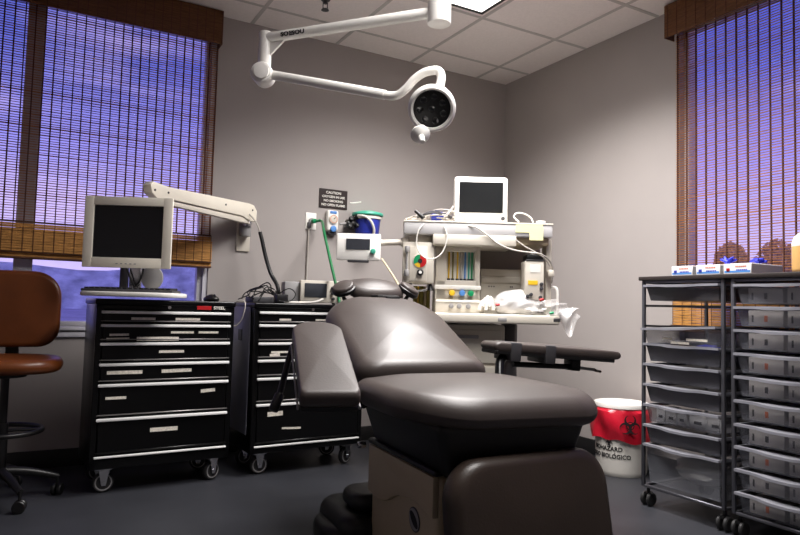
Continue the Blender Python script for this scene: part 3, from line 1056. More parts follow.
# vaporizer
vp = MB().box(.256, .366, .0, .13, 1.01, 1.232, .008, 2).build('vaporizer', K['offw'], am)
MB().box(.266, .362, .0, .13, 1.232, 1.270, .010, 2).build('dial_cap', K['black'], vp)
MB().box(.262, .364, -.004, .10, 1.232, 1.240, .002).build('cap_band', K['dgrey'], vp)
MB().cyl((.312, .06, 1.27), (.312, .06, 1.292), .014, .018, bev=.003).build('top_button', K['white'], vp)
MB().box(.275, .33, -.003, .002, 1.095, 1.12, .001, 1).build('colour_label', K['yellow'], vp)
MB().box(.285, .345, -.002, .002, 1.165, 1.21, .001, 1).build('paper_label', K['white'], vp)
for x, z in ((.272, 1.03), (.345, 1.025), (.35, 1.10), (.35, 1.075), (.292, 1.04)):
    MB().cyl((x, .002, z), (x, -.014, z), .010, bev=.002).build('screw_knob', K['dgrey'], vp)
MB().box(.395, .43, .02, .10, 1.145, 1.185, .01, 2).build('side_connector', K['offw'], vp)

pm = thing('patient_monitor', 'white patient monitor with a dark glossy screen standing on the machine top shelf', 'patient monitor', MF @ Vector((.012, .10, 1.447)), MRZ - 1)
MB().prism(rrect(-.157, .157, 0, .280, .018), -.07, .0, .01, M=fr((0, .0, 0), 90) @ Matrix.Translation((0, 0, 0))).build('housing', K['white'], pm)
MB().prism(rrect(-.152, .152, .005, .274, .018), 0, .008, .004, M=fr((0, 0, 0), 90)).build('front_frame', K['white'], pm)
MB().box(-.128, .128, -.0105, -.006, .066, .247, .001, 1).build('screen', K['screen3'], pm)
MB().cyl((.128, -.022, .034), (.128, -.006, .034), .012, bev=.003).build('knob', K['dgrey'], pm)
MB().box(-.12, .12, .06, .10, 0, .22, .01, 2).build('rear_case', K['white'], pm)

# display on the side arm
dd = MF @ Vector((-.693, .0, 1.21))
ds = thing('ventilator_display', 'small white display with a grey screen and teal knob on a side arm', 'display', dd, MRZ - 1)
MB().prism(rrect(-.126, .126, 0, .152, .008), -.05, .0, .006, M=fr((0, 0, 0), 90)).build('housing', K['white'], ds)
MB().box(-.07, .066, -.004, .002, .060, .122, .001, 1).build('screen', K['screen2'], ds)
MB().cyl((.085, -.02, .052), (.085, 0, .052), .015, bev=.004).build('knob', K['teal'], ds)
MB().box(-.06, .06, .0, .04, -.012, .002, .003).build('underside', K['dgrey'], ds)
MB().cyl((.10, .04, .105), (.262, .07, .115), .017, seg=18).build('support_arm', K['offw'], ds)
MB().cyl((.262, .07, .09), (.262, .07, .14), .024, seg=18, bev=.004).build('arm_joint', K['offw'], ds)

# things lying on the machine
nt_ = thing('sticky_note', 'wide yellow sticky note on the front edge of the machine top shelf', 'sticky note', MF @ Vector((.277, -.0045, 1.40)), MRZ, group='yellow sticky notes')
MB().box(-.077, .077, -.001, 0, -.008, .038).build('paper', K['yellown'], nt_, smooth=False)
nt_ = thing('sticky_note', 'square yellow sticky note hanging lower, overlapping the wide yellow note', 'sticky note', MF @ Vector((.318, -.007, 1.383)), MRZ, group='yellow sticky notes')
MB().box(-.04, .038, -.001, 0, -.034, .040).build('paper', K['yellown'], nt_, smooth=False)
tr_ = thing('tape_roll', 'small white roll of tape on the end of the machine top shelf', 'tape roll', MF @ Vector((.365, .10, 1.447)), 0)
MB().lathe([(.012, 0), (.026, 0), (.027, .002), (.027, .024), (.026, .026), (.012, .026), (.012, 0)], 24).build('roll', K['white'], tr_)


def mtube(pts, r, name, m, label, cat, seg=8, closed=False):
    return tag(MB().tube([at(x, y, 3.7 + b) for x, y, b in pts], r, seg, closed=closed).build(name, K[m]), label, cat)


mtube([(519, 222, .1), (514, 217, .12), (517, 213, .15), (525, 214, .17), (531, 218, .18), (533, 222.5, .17)], .0045, 'hose_loop', 'hose', 'short white hose looped on the machine shelf right of the patient monitor', 'hose')
mtube([(462, 226, .02), (475, 227, -.012), (487, 235, -.014), (497, 243, -.014), (510, 249, -.012), (525, 252, -.014), (540, 254, -.01), (549, 260, .05), (553, 270, .09), (552, 283, .10)], .0048, 'long_cable', 'cable', 'long pale cable sagging across the front of the machine to its side post', 'cable')
mtube([(516, 240, -.012), (524, 246, -.012), (535, 252, -.012), (544, 258, .0), (550, 266, .06)], .004, 'short_cable', 'cable', 'short grey cable running from the sticky notes to the machine side post', 'cable')
mtube([(424, 224, -.008), (419, 230, -.012), (416.5, 240, -.012), (418, 250, -.015), (424, 257, -.02), (432, 259, -.02), (440, 255, -.018), (445, 247, -.016), (447, 236, -.012), (444, 226, -.008)], .0037, 'dangling_hose', 'hose', 'white hose hanging in a loop in front of the red and green gauge', 'hose')
rz_ = random.Random(11)
b = MB()
for k in range(7):
    pts = []
    for j in range(5):
        u = j / 4
        pts.append(MF @ Vector((-.43 + u * (.29 + .02 * k), .03 + rz_.uniform(0, .16), 1.452 + math.sin(u * PI) * (.016 + .008 * k) + rz_.uniform(0, .015))))
    b.tube(pts, .0042, 6)
for k in range(4):
    b.tube([MF @ Vector((-.22 + .012 * k, .06 + .02 * k, 1.452)), MF @ Vector((-.185 + .01 * k, .08, 1.50 + .012 * k)), MF @ Vector((-.15, .13 + .01 * k, 1.52 + .012 * k))], .0042, 6)
tag(b.build('lead_bundle', K['cable']), 'bundle of pale patient leads heaped on the left end of the machine shelf', 'cables')
b = MB()
for k in range(3):
    pts = []
    for j in range(5):
        u = j / 4
        pts.append(MF @ Vector((-.36 + u * .20, .02 + .03 * k + rz_.uniform(0, .03), 1.475 + math.sin(u * PI) * (.02 + .01 * k))))
    b.tube(pts, .005, 6)
tag(b.build('dark_lead', K['dgrey']), 'dark lead lying over the pale leads on the machine shelf', 'cable')
pl = thing('lead_plug', 'black cable plug hanging at the left front of the machine shelf', 'cable plug', MF @ Vector((-.345, .012, 1.475)), MRZ)
MB().cyl((-.03, 0, .028), (.02, -.012, -.016), .010, .013, bev=.003).build('body', K['black'], pl)
cf = thing('blue_cuff', 'small rolled blue cuff among the leads on the machine shelf', 'cuff', MF @ Vector((-.245, .09, 1.478)), MRZ)
MB().cyl((-.035, 0, .0), (.035, .01, .012), .024, seg=18, bev=.006).build('roll', K['blue'], cf)

# folders behind, under the gas module
fo_ = thing('folder_stack', 'upright olive and yellow folders on the worktop under the gas gauge', 'folders', MF @ Vector((-.312, .33, .925)), MRZ)
x = -.055
for c, w_ in (('olive', .026), ('yellow', .010), ('olive', .03), ('beige', .016), ('olive', .024)):
    MB().box(x, x + w_ - .002, 0, .12, 0, .158, .002, 1).build('folder', K[c], fo_)
    x += w_

# breathing bag and circuit on the worktop
bb = thing('breathing_circuit_bag', 'clear plastic bag of breathing tubes lying on the machine worktop and spilling over its edge', 'plastic bag', MF @ Vector((.30, .08, .925)), MRZ)
rz_ = random.Random(5)


def lump(cx, cy, cz, rx, ry, rz, amp, seed, floor_=None):
    r_ = random.Random(seed)
    ph = [(r_.uniform(2, 5), r_.uniform(0, 6), r_.uniform(2, 6), r_.uniform(0, 6)) for _ in range(4)]
    b_ = bmesh.new()
    bmesh.ops.create_icosphere(b_, subdivisions=4, radius=1)
    for v in b_.verts:
        n = v.co.normalized()
        k = 1 + amp * sum(math.sin(a * n.x * 2 + p1) * math.cos(c * n.z * 2 + p2 + n.y * 3) for a, p1, c, p2 in ph)
        v.co = Vector((cx + n.x * rx * k, cy + n.y * ry * k, cz + n.z * rz * k))
        if floor_ is not None and v.co.z < floor_:
            v.co.z = floor_ + .0005
    return b_


MB().bm(lump(-.075, -.0, .06, .135, .10, .085, .022, 2, .001)).build('cloudy_pouch', K['bagw'], bb)
MB().bm(lump(.08, -.03, .03, .14, .09, .06, .10, 4, .001)).build('clear_wrap', K['bag'], bb)
# the part that hangs over the edge
pts = [(.12, -.14), (.17, -.148), (.215, -.15), (.24, -.15)]
vs, fs = [], []
n_ = 14
for i in range(n_ + 1):
    u = i / n_
    for j in range(11):
        v_ = j / 10
        x = .13 + u * .115 + .012 * math.sin(5 * v_ + u * 3)
        z = .045 - v_ * (.045 + .12 * math.exp(-((u - .55) / .25) ** 2)) - .03 * u * 0
        y = -.135 + .02 * math.sin(9 * u) * v_ + .015 * math.sin(7 * v_ + 4 * u)
        vs.append((x, y, z))
for i in range(n_):
    for j in range(10):
        a = i * 11 + j
        fs.append([a, a + 1, a + 12, a + 11])
n0 = len(vs)
vs2 = [(x, y + .002, z) for x, y, z in vs]
fs2 = [[n0 + q_ for q_ in f_][::-1] for f_ in fs]
MB().raw(vs + vs2, fs + fs2).build('hanging_corner', K['bag'], bb)
b = MB()
for k in range(5):
    b.tube([(-.30 + .02 * k, -.08, .02 + .02 * (k % 2)), (-.27 + .01 * k, -.06, .075 + .01 * (k % 3)), (-.22, -.04 + .02 * k, .03 + .015 * k), (-.20 + .01 * k, .02, .05), (-.26, .03, .02)], .010, 8)
b.build('corrugated_tubes', K['hose'], bb)
for x, y, z, c in ((-.20, -.11, .05, 'redp'), (.045, -.115, .085, 'redp'), (.10, -.125, .012, 'greenk'), (.0, -.125, .02, 'white'), (.06, -.12, .03, 'white')):
    MB().cyl((x - .012, y, z), (x + .012, y, z + .004), .007, bev=.002).build('connector', K[c], bb)

# ------------------------------------------------------------------ procedure chair (local: u right, v towards the head, z up)
CO = Vector((1.32, 1.60, 0))
ch = thing('procedure_chair', 'dark brown reclined procedure chair with beige pedestal in the middle of the room', 'procedure chair', CO, -5)


def seat_def(u, v, z):
    f_ = max(0, min(1, (.16 - v) / .2))
    z2 = z - .035 * f_ * f_
    z2 += .012 * (abs(u - .01) / .34) ** 2 * -1
    return (u, v, z2)


MB().pad(rrect(-.335, .372, -.03, .60, [.12, .12, .24, .11], 10), .605, .70, .05, .016, deform=seat_def).build('seat', K['leather'], ch)
# backrest
SL = rad(29)


def back_def(u, s_, z):
    # s_ along the back from 0, z thickness
    k = u / .27
    z = z * (1 - .30 * max(0, min(1, s_ / .6)) ** 2)
    z = z - .05 * abs(k) ** 2.2 * (.35 + .65 * min(1, s_ / .35)) - .018 * math.exp(-((s_ - .13) / .09) ** 2) * (1 if z > .05 else 0)
    bend = .05 * max(0, s_ - .42) ** 2 * 4
    v = .53 + s_ * math.cos(SL) - z * math.sin(SL) + bend
    zz_ = .645 + s_ * math.sin(SL) + z * math.cos(SL) - bend
    return (u - .035 + .02 * s_, v, zz_)


MB().pad(rrect(-.275, .285, .0, .63, [.17, .17, .07, .07], 10), .0, .115, .055, .016, rings=8, deform=back_def).build('backrest', K['leather'], ch)
# headrest
MB().pad(ell(.146, .085, 36, .034, 1.23, 2.4), 1.0, 1.062, .03, .018, deform=lambda u, v, z: (u, v, z + (v - 1.23) * .35)).build('headrest', K['leather'], ch)
MB().box(-.02, .09, 1.06, 1.26, .965, 1.005, .01, 2).box(.0, .07, 1.0, 1.10, .86, 1.0, .01, 2).build('headrest_bar', K['black'], ch)
for cu, tz, sgn in ((-.138, 1.037, -1), (.207, 1.040, 1)):
    M = fr((cu, 1.20, tz), 22, sgn * -26 * -1, 0)
    p_ = MB().pad(ell(.053, .05, 28), -.014, .014, .012, .006, M=M).build('ear_pad', K['leather'], ch)
    MB().lathe([(0, -.028), (.044, -.028), (.056, -.018), (.056, -.006), (.051, -.002), (0, -.002)], 28, M=M).build('pad_shell', K['black'], p_)
    MB().tube([(cu, 1.21, tz - .03), (cu * .8 + .01, 1.23, tz - .07), (.034 + sgn * .04, 1.2, .985)], .010, 10).build('pad_arm', K['black'], ch)


def armpad(p0, p1, w_, th, name_, near_r, far_r, roll=0):
    p0, p1 = Vector(p0), Vector(p1)
    d = p1 - p0
    L_ = d.length
    y_ = d.normalized()
    x_ = y_.cross(Vector((0, 0, 1))).normalized()
    z_ = x_.cross(y_)
    M = Matrix(((x_.x, y_.x, z_.x, p0.x), (x_.y, y_.y, z_.y, p0.y), (x_.z, y_.z, z_.z, p0.z), (0, 0, 0, 1))) @ Matrix.Rotation(rad(roll), 4, 'Y')
    o = MB().pad(rrect(-w_ / 2, w_ / 2, 0, L_, [far_r, far_r, near_r, near_r], 8), -th, 0, .022, .008, rings=8, M=M).build(name_, K['leather'], ch)
    MB().box(-w_ / 2 + .004, w_ / 2 - .004, .01, L_ - .04, -th - .014, -th + .004, .004, 1, M=M).build('arm_board', K['black'], o)
    return o, M, L_


o, M, L_ = armpad((-.548, .125, .695), (-.432, .67, .893), .182, .055, 'left_armrest', .02, .085)
MB().box(-.096, -.090, .02, L_ - .10, -.068, -.056, .002, 1, M=M).box(.090, .096, .02, L_ - .10, -.068, -.056, .002, 1, M=M).build('side_rail', K['greyp'], o)
o.name = 'armrest'
CI = fr(CO, 0, 0, -5).inverted()
lv = [CI @ at(*q_) for q_ in ((298, 338, 2.42), (291, 352, 2.36), (284, 378, 2.3), (278, 400, 2.25))]
b = MB().tube(lv, .011, 10)
b.build('arm_lever', K['black'], ch)
MB().cyl(CI @ at(280, 394, 2.25), CI @ at(273, 411, 2.22), .017, bev=.005).build('lever_grip', K['black'], ch)
b = MB().tube([(-.44, .45, .77), (-.36, .46, .66), (-.30, .47, .60)], .018, 10)
b.tube([(-.36, .66, .80), (-.31, .63, .68)], .016, 10)
b.build('arm_bracket', K['blackm'], ch)
o, M, L_ = armpad((.34, .69, .815), (.965, .61, .775), .16, .036, 'armrest', .02, .03)
for s_ in (.10, .265):
    MB().box(-.084, .084, s_ - .025, s_ + .025, -.075, .004, .006, 2, M=M).build('strap', K['dgrey'], o)
b = MB().box(-.035, .035, .40, .445, -.10, -.045, .004, 2, M=M)
b.tube([M @ Vector((.02, .12, -.09)), M @ Vector((0, .42, -.085))], .012, 10, smooth=False)
b.build('arm_clamp', K['blackm'], ch)
MB().tube([M @ Vector((0, .42, -.085)), M @ Vector((-.02, .555, -.092))], .007, 8, smooth=False).build('clamp_rod', K['greyp'], ch)
MB().tube([M @ Vector((.03, .55, -.095)), M @ Vector((-.05, .565, -.095))], .006, 8, smooth=False).build('clamp_handle', K['black'], ch)
MB().tube([(.32, .56, .62), (.36, .62, .72), (.40, .66, .745)], .02, 10).build('arm_support', K['blackm'], ch)

# under-frame, pedestal, base
MB().taper(-.25, .325, .02, .66, .425, .605, .80, .92, .03, 3).build('under_frame', K['black'], ch)
MB().box(-.20, .18, .56, .98, .60, .66, .02, 2, M=None).build('back_frame', K['black'], ch)
MB().box(-.198, .22, .11, .645, .05, .432, .02, 3).build('pedestal', K['beige'], ch)
up = [(.112, .425), (.643, .425), (.643, .252), (.60, .246), (.55, .244), (.50, .249), (.46, .262), (.42, .284), (.37, .303), (.30, .316), (.25, .318), (.20, .314), (.16, .306), (.112, .300)]
MB().prism([(p_[0], p_[1]) for p_ in up], -.008, .015, .004, M=Matrix(((0, 0, -1, -.198), (1, 0, 0, 0), (0, 1, 0, 0), (0, 0, 0, 1)))).build('pedestal_cover', K['beige'], ch)
MB().box(-.214, .214, .10, .655, .428, .446, .008, 2).build('pedestal_lip', K['black'], ch)
lg = MB().prism(ell(.042, .038, 32), 0, .003, .001, M=Matrix(((0, 0, -1, -.198), (-.80, -.60, 0, .262), (-.60, .80, 0, .252), (0, 0, 0, 1)))).build('badge', K['dgrey'], ch)
MB().prism(ell(.038, .033, 32), .003, .0036, M=Matrix(((0, 0, -1, -.198), (-.80, -.60, 0, .262), (-.60, .80, 0, .252), (0, 0, 0, 1)))).build('badge_plate', K['greyp'], lg)
MB().prism(ell(.035, .016, 32), .0036, .0042, M=Matrix(((0, 0, -1, -.198), (-.80, -.60, 0, .262), (-.60, .80, 0, .252), (0, 0, 0, 1)))).build('badge_band', K['ink'], lg)
MB().prism(rrect(-.31, .31, .62, 1.0, .09), 0, .155, .05, 4).build('base_plate', K['black'], ch)
MB().prism(rrect(-.255, .255, .65, .86, .07), .155, .225, .03, 4).build('base_step', K['black'], ch)
MB().prism(rrect(-.355, .355, .64, .98, .14), 0, .10, .03, 4).build('base_skirt', K['black'], ch)
MB().cyl((-.315, .50, .455), (-.285, .50, .455), .012, bev=.003).build('side_knob', K['chrome'], ch)
# leg rest
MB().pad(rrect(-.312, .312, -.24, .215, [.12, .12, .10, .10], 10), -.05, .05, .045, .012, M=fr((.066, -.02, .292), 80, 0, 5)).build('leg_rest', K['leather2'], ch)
MB().box(-.15, .22, .0, .12, .36, .46, .02, 2).build('leg_rest_hinge', K['black'], ch)
b = MB().tube([(.0, .0, 0), (0, .01, .0)], .01, smooth=False)
# thin tubes near the headrest and the wire down to the floor
tag(MB().tube([at(382, 259, 3.72), at(388, 268, 3.6), at(395, 279, 3.45), at(401, 290, 3.30), at(402, 298, 3.25)], .0055, 8).build('drain_tube', K['beige']), 'dull brown tube sloping from the white display down to the chair headrest', 'tube')
tag(MB().tube([at(358, 385, 2.55), at(364, 398, 2.62), at(372, 410, 2.75), at(384, 424, 2.85), at(388, 440, 2.85)], .006, 8).build('chair_cable', K['black']), 'black cable hanging under the left side of the procedure chair', 'cable')

# ------------------------------------------------------------------ drafting stool
SO = Vector((-.075, 3.60, 0))
st = thing('drafting_stool', 'tan leather drafting stool with a black base beside the window', 'stool', SO, -4)
MB().pad(ell(.24, .225, 40, 0, 0, 2.6), .60, .668, .034, .012).build('seat', K['tan'], st)


def sb(u, v, z):
    return (u, .20 + .06 * 0 - .35 * (u * u) + z * 1.0 + .05 * (v - .9), v)


MB().pad(rrect(-.21, .21, .70, 1.085, [.13, .13, .10, .10], 8), .0, .06, .028, .01, low=.01, rings=8, deform=sb).build('backrest', K['tan'], st)
MB().box(-.03, .03, .10, .22, .585, .60, .004).box(-.03, .03, .235, .25, .585, .82, .005).build('back_bracket', K['black'], st)
MB().cyl((0, 0, .12), (0, 0, .36), .026, seg=24).cyl((0, 0, .36), (0, 0, .60), .018, seg=24).build('column', K['black'], st)
MB().cyl((0, 0, .575), (0, 0, .603), .09, seg=28, bev=.006).build('seat_plate', K['black'], st)
MB().tube([(.165 * math.cos(2 * PI * k / 16), .165 * math.sin(2 * PI * k / 16), .325) for k in range(16)], .012, 10, closed=True).tube([(-.165, 0, .325), (.165, 0, .325)], .008, 8, smooth=False).build('foot_ring', K['black'], st)
a0 = math.degrees(math.atan2(-.227, .087)) + 4
for k in range(5):
    a = rad(a0 + 72 * k)
    c, s_ = math.cos(a), math.sin(a)
    l_ = MB().tube([(.0, 0, .14), (c * .12, s_ * .12, .125), (c * .245, s_ * .245, .09)], [.024, .02, .014], 10).build('leg', K['black'], st)
    b = MB()
    for e in (-1, 1):
        b.lathe([(0, -.009), (.024, -.009), (.028, -.005), (.028, .005), (.024, .009), (0, .009)], 18, M=fr((c * .245, s_ * .245, .028), 90, 0, math.degrees(a) + 60) @ Matrix.Translation((0, 0, e * .014)))
    b.cyl((c * .245, s_ * .245, .03), (c * .245, s_ * .245, .095), .007)
    b.build('caster', K['black'], l_)

# ------------------------------------------------------------------ biohazard drum
bk = thing('biohazard_drum', 'white drum with a red biohazard bag folded over its rim, by the right wall', 'waste drum', (3.128, 2.778, 0))
MB().lathe([(0, .0), (.138, 0), (.142, .006), (.147, .03), (.152, .36), (.153, .37), (.153, .385), (.146, .385), (.14, .06), (0, .05)], 48).build('drum', K['bucketw'], bk)
MB().lathe([(0, .414), (.13, .414), (.14, .410), (.148, .417), (.157, .417), (.160, .411), (.160, .394), (.156, .390), (.14, .392), (0, .392)], 48).build('lid', K['white'], bk)
rz_ = random.Random(9)
ph = [rz_.uniform(0, 6) for _ in range(6)]


def bagr(a, z):
    return .166 + .006 * math.sin(5 * a + ph[0] + z * 20) + .004 * math.sin(11 * a + ph[1]) + .004 * math.sin(30 * z + 3 * a)


vs, fs = [], []
NA, NZ = 72, 12
for j in range(NZ + 1):
    for k in range(NA):
        a = 2 * PI * k / NA
        zb_ = .205 + .012 * math.sin(2 * a + 1.2) + .006 * math.sin(7 * a)
        z = .390 - (.390 - zb_) * j / NZ
        r_ = bagr(a, z) + .006 * math.sin(PI * j / NZ) if j > 0 else .1545
        vs.append((r_ * math.cos(a), r_ * math.sin(a), z))
for j in range(NZ):
    for k in range(NA):
        k2 = (k + 1) % NA
        fs.append([j * NA + k, (j + 1) * NA + k, (j + 1) * NA + k2, j * NA + k2])
n0 = len(vs)
vs += [(x * .985, y * .985, z) for x, y, z in vs]
fs += [[n0 + q_ for q_ in f_][::-1] for f_ in fs]
for k in range(NA):
    k2 = (k + 1) % NA
    fs.append([NZ * NA + k, n0 + NZ * NA + k, n0 + NZ * NA + k2, NZ * NA + k2])
rb = MB().raw(vs, fs).build('red_bag', K['red'], bk)
vw = math.atan2(-2.79, -3.105)


def biohazard(cx, cz, s_, R_, parent, off=0.0):
    """three open crescents, centre ring, wrapped on a cylinder of radius R_ at angle cx"""
    b_ = MB()

    def ribbon(pts, wd):
        vs_, fs_ = [], []
        n = len(pts)
        for i, (x, y) in enumerate(pts):
            x2, y2 = pts[min(i + 1, n - 1)]
            x1, y1 = pts[max(i - 1, 0)]
            tx, ty = x2 - x1, y2 - y1
            l = math.hypot(tx, ty) or 1
            nx, ny = -ty / l, tx / l
            wv = wd[i] / 2
            for sg_ in (1, -1):
                px_, pz_ = x + nx * wv * sg_, y + ny * wv * sg_
                for dr in (0, .002):
                    a_ = cx + px_ * s_ / R_
                    vs_.append(((R_ + dr) * math.cos(a_), (R_ + dr) * math.sin(a_), cz + pz_ * s_))
        for i in range(n - 1):
            q_ = i * 4
            p_ = q_ + 4
            fs_ += [[q_ + 1, p_ + 1, p_ + 3, q_ + 3], [q_, q_ + 2, p_ + 2, p_], [q_, p_, p_ + 1, q_ + 1], [q_ + 2, q_ + 3, p_ + 3, p_ + 2]]
        b_.raw(vs_, fs_)
    for k in range(3):
        d = rad(90 + 120 * k)
        ox, oy = .52 * math.cos(d), .52 * math.sin(d)
        pts, wd = [], []
        for i in range(25):
            a_ = d + rad(28) + rad(304) * i / 24
            pts.append((ox + .46 * math.cos(a_), oy + .46 * math.sin(a_)))
            wd.append(.04 + .20 * math.sin(PI * i / 24) ** 1.0)
        ribbon(pts, wd)
    pts = [(.34 * math.cos(2 * PI * i / 24), .34 * math.sin(2 * PI * i / 24)) for i in range(25)]
    ribbon(pts, [.08] * 25)
    return b_.build('biohazard_mark', K['ink'], parent)


biohazard(vw + .26, .305, .062, .183, rb)
biohazard(vw - .46, .196, .022, .1535, bk)


def wrapc(R_, a_, z_):
    def f_(p):
        an = a_ + p.x / R_
        rr = R_ + p.z
        return (rr * math.cos(an), rr * math.sin(an), z_ + p.y)
    return f_


I4 = Matrix.Identity(4)
lettering('BIOHAZARD', .034, K['ink'], I4, bk, wrap=wrapc(.151, vw - .60, .160), xs=1.0, bold=.0007)
lettering('RIESGO BIOLÓGICO', .034, K['ink'], I4, bk, wrap=wrapc(.1505, vw - .62, .118), xs=.95, bold=.0007)

# ------------------------------------------------------------------ drawer racks
RX0, RX1 = 2.70, 3.21
ORD = ['top', 'second', 'third', 'fourth', 'fifth', 'sixth', 'seventh', 'eighth', 'ninth', 'bottom']


def rack(label, ya, yb, drawers, rails):
    """front faces -x; spans y from ya to yb"""
    yc = (ya + yb) / 2
    h = (yb - ya) / 2
    D = RX1 - RX0
    t = thing('drawer_rack', label, 'drawer rack', (RX0, yc, 0), group='wheeled metal drawer racks')
    for x in (.008, D - .008):
        for s_ in (-1, 1):
            MB().box(x - .008, x + .008, s_ * (h - .008) - .008, s_ * (h - .008) + .008, .095, 1.115, .003, 2).build('post', K['rackm'], t)
    for x in (.008, D - .008):
        for z in (.10, 1.108):
            MB().box(x - .007, x + .007, -h + .016, h - .016, z - .008, z + .006, .003, 1).build('cross_bar', K['rackm'], t)
    for s_ in (-1, 1):
        for z in (.10, 1.108):
            MB().box(.016, D - .016, s_ * (h - .008) - .006, s_ * (h - .008) + .006, z - .008, z + .006, .003, 1).build('side_bar', K['rackm'], t)
    for z in rails:
        for s_ in (-1, 1):
            MB().box(.004, D - .004, s_ * (h - .021) - .005, s_ * (h - .021) + .005, z - .014, z - .008, .001, 1).build('runner', K['rackm'], t)
        MB().box(D - .012, D - .006, -h + .016, h - .016, z - .014, z - .008).build('back_rail', K['rackm'], t)
        if z in (1.0, .90):
            MB().box(.004, .012, -h + .016, h - .016, z - .017, z - .006).build('front_rail', K['black'], t, smooth=False)
    for x in (.03, D - .03):
        for s_ in (-1, 1):
            c = MB().cyl((x, s_ * (h - .02), .045), (x, s_ * (h - .02), .10), .008).box(x - .022, x + .022, s_ * (h - .02) - .012, s_ * (h - .02) + .012, .05, .068, .006, 2)
            co_ = c.build('caster', K['black'], t)
            for e in (-1, 1):
                MB().lathe([(0, -.009), (.028, -.009), (.033, -.005), (.033, .005), (.028, .009), (0, .009)], 22, M=fr((x, s_ * (h - .02) + e * .017, .033), 90)).build('wheel', K['rubber'], co_)
    for (z, dh, fx, tilt, m_) in drawers:
        w_ = h - .024
        M = Matrix.Translation((fx, 0, z)) @ Matrix.Rotation(rad(tilt), 4, 'X')
        dl = D - .03
        th = .0025
        wb = w_ - .014
        b_ = MB()
        # tapered tub: four walls and a floor
        fw, bw = .018, .018

        def quad(p, n):
            q_ = [Vector(v) for v in p]
            n = Vector(n) * th
            b_.raw(q_ + [v + n for v in q_], [[0, 1, 2, 3], [7, 6, 5, 4], [0, 4, 5, 1], [1, 5, 6, 2], [2, 6, 7, 3], [3, 7, 4, 0]], M)
        T = [(0.004, -w_), (0.004, w_), (dl, w_), (dl, -w_)]
        Bm = [(.004 + fw, -wb), (.004 + fw, wb), (dl - bw, wb), (dl - bw, -wb)]
        for i, n in ((0, (1, 0, 0)), (1, (0, -1, 0)), (2, (-1, 0, 0)), (3, (0, 1, 0))):
            j = (i + 1) % 4
            quad([(*T[i], 0), (*T[j], 0), (*Bm[j], -dh), (*Bm[i], -dh)], n)
        quad([(*Bm[0], -dh), (*Bm[1], -dh), (*Bm[2], -dh), (*Bm[3], -dh)], (0, 0, 1))
        dr = b_.build('drawer', K[m_], t, smooth=False)
        # rim with a scooped front grip
        r_ = MB()
        n = 24
        pr = []
        for i in range(n + 1):
            u = -1 + 2 * i / n
            y = u * (w_ + .004)
            sc_ = math.exp(-(u / .42) ** 4)
            pr.append((-.014 - .016 * sc_, y, -.004 * sc_))
        vs_, fs_ = [], []
        for (x, y, zz_) in pr:
            vs_ += [(x, y, zz_ + .004), (x, y, zz_ - .007), (.008, y, -.002), (.008, y, .004)]
        for i in range(n):
            a, c = i * 4, i * 4 + 4
            for k in range(4):
                k2 = (k + 1) % 4
                fs_.append([a + k, a + k2, c + k2, c + k])
        fs_ += [[0, 1, 2, 3], [n * 4 + 3, n * 4 + 2, n * 4 + 1, n * 4]]
        r_.raw(vs_, fs_, M)
        for s_ in (-1, 1):
            r_.box(0, dl, s_ * w_ - .006, s_ * w_ + .006, -.006, .003, M=M)
        r_.box(dl - .005, dl + .004, -w_, w_, -.006, .003, M=M)
        r_.build('rim', K['lip'], dr, smooth=False)
    return t


Zl = [(1.09, .075, .0, 0, 'tub'), (.885, .088, -.02, -3.0, 'tubc'), (.80, .085, 0, 0, 'tub'), (.70, .085, 0, 0, 'tub'), (.60, .085, 0, 0, 'tub'), (.50, .085, 0, 0, 'tubc'), (.40, .085, 0, 0, 'tub'), (.305, .185, 0, 0, 'tubc')]
r1 = rack('metal rack of smoky plastic drawers with two empty slots, next to the waste drum', 1.822, 2.272, Zl, [1.09, 1.0, .90, .80, .70, .60, .50, .40, .305])
dr_b = [o for o in r1.children if o.name.startswith('drawer')][1]
for y, z, w_ in ((.06, -.035, .055), (-.10, -.034, .11), (-.01, -.052, .10)):
    MB().box(-.0145, -.0130, y - w_ / 2, y + w_ / 2, z - .0055, z + .0055, M=Matrix.Translation((-.003, 0, .867))).build('label_strip', K['strip'], dr_b, smooth=False)
zr = [1.085, .988, .888, .786, .686, .583, .481, .385, .288, .19]
r2 = rack('metal rack of ten clear drawers holding cartons, at the edge of the picture', 1.342, 1.790, [(z, .082, 0, 0, 'tubc') for z in zr], zr)

# cartons inside the second rack
for k, z in enumerate(zr):
    for j, yy_ in enumerate((1.655, 1.485)):
        side_ = 'nearer the other rack' if j == 0 else 'farther from the other rack'
        lab = 'grey carton in the %s drawer of the clear drawer rack, %s' % (ORD[k], side_)
        c = thing('carton', lab, 'carton', (RX0 + .14, yy_, z - .0785), group='cartons in the clear drawers')
        MB().box(-.105, .105, -.076, .076, 0, .066, .002, 1).build('box', K['carton'], c)
        MB().box(-.1062, -.105, -.010, .004, .018, .044).build('orange_print' if (k + j) % 2 else 'dark_print', K['orange'] if (k + j) % 2 else K['dgrey'], c, smooth=False)
        MB().box(-.1062, -.105, .052, .060, .015, .045).build('side_print', K['dgrey'], c, smooth=False)
# packs in the sixth drawer of the first rack
for j, (y, w_) in enumerate(((2.19, .05), (2.13, .055), (2.07, .05), (1.985, .09), (1.895, .08))):
    c = thing('supply_pack', '%s white supply pack counted from the wall side in the rack drawer holding packs' % ['first', 'second', 'third', 'fourth', 'fifth'][j], 'supply pack', (RX0 + .10, y, .419), group='white packs in the rack drawer')
    MB().box(-.06, .06, -w_ / 2, w_ / 2, 0, .068 - .004 * (j % 2), .003, 1).build('pack', K['cartonw'], c)
    MB().box(-.0608, -.06, -w_ / 4, w_ / 5, .02, .034).build('print', K['dgrey'], c, smooth=False)
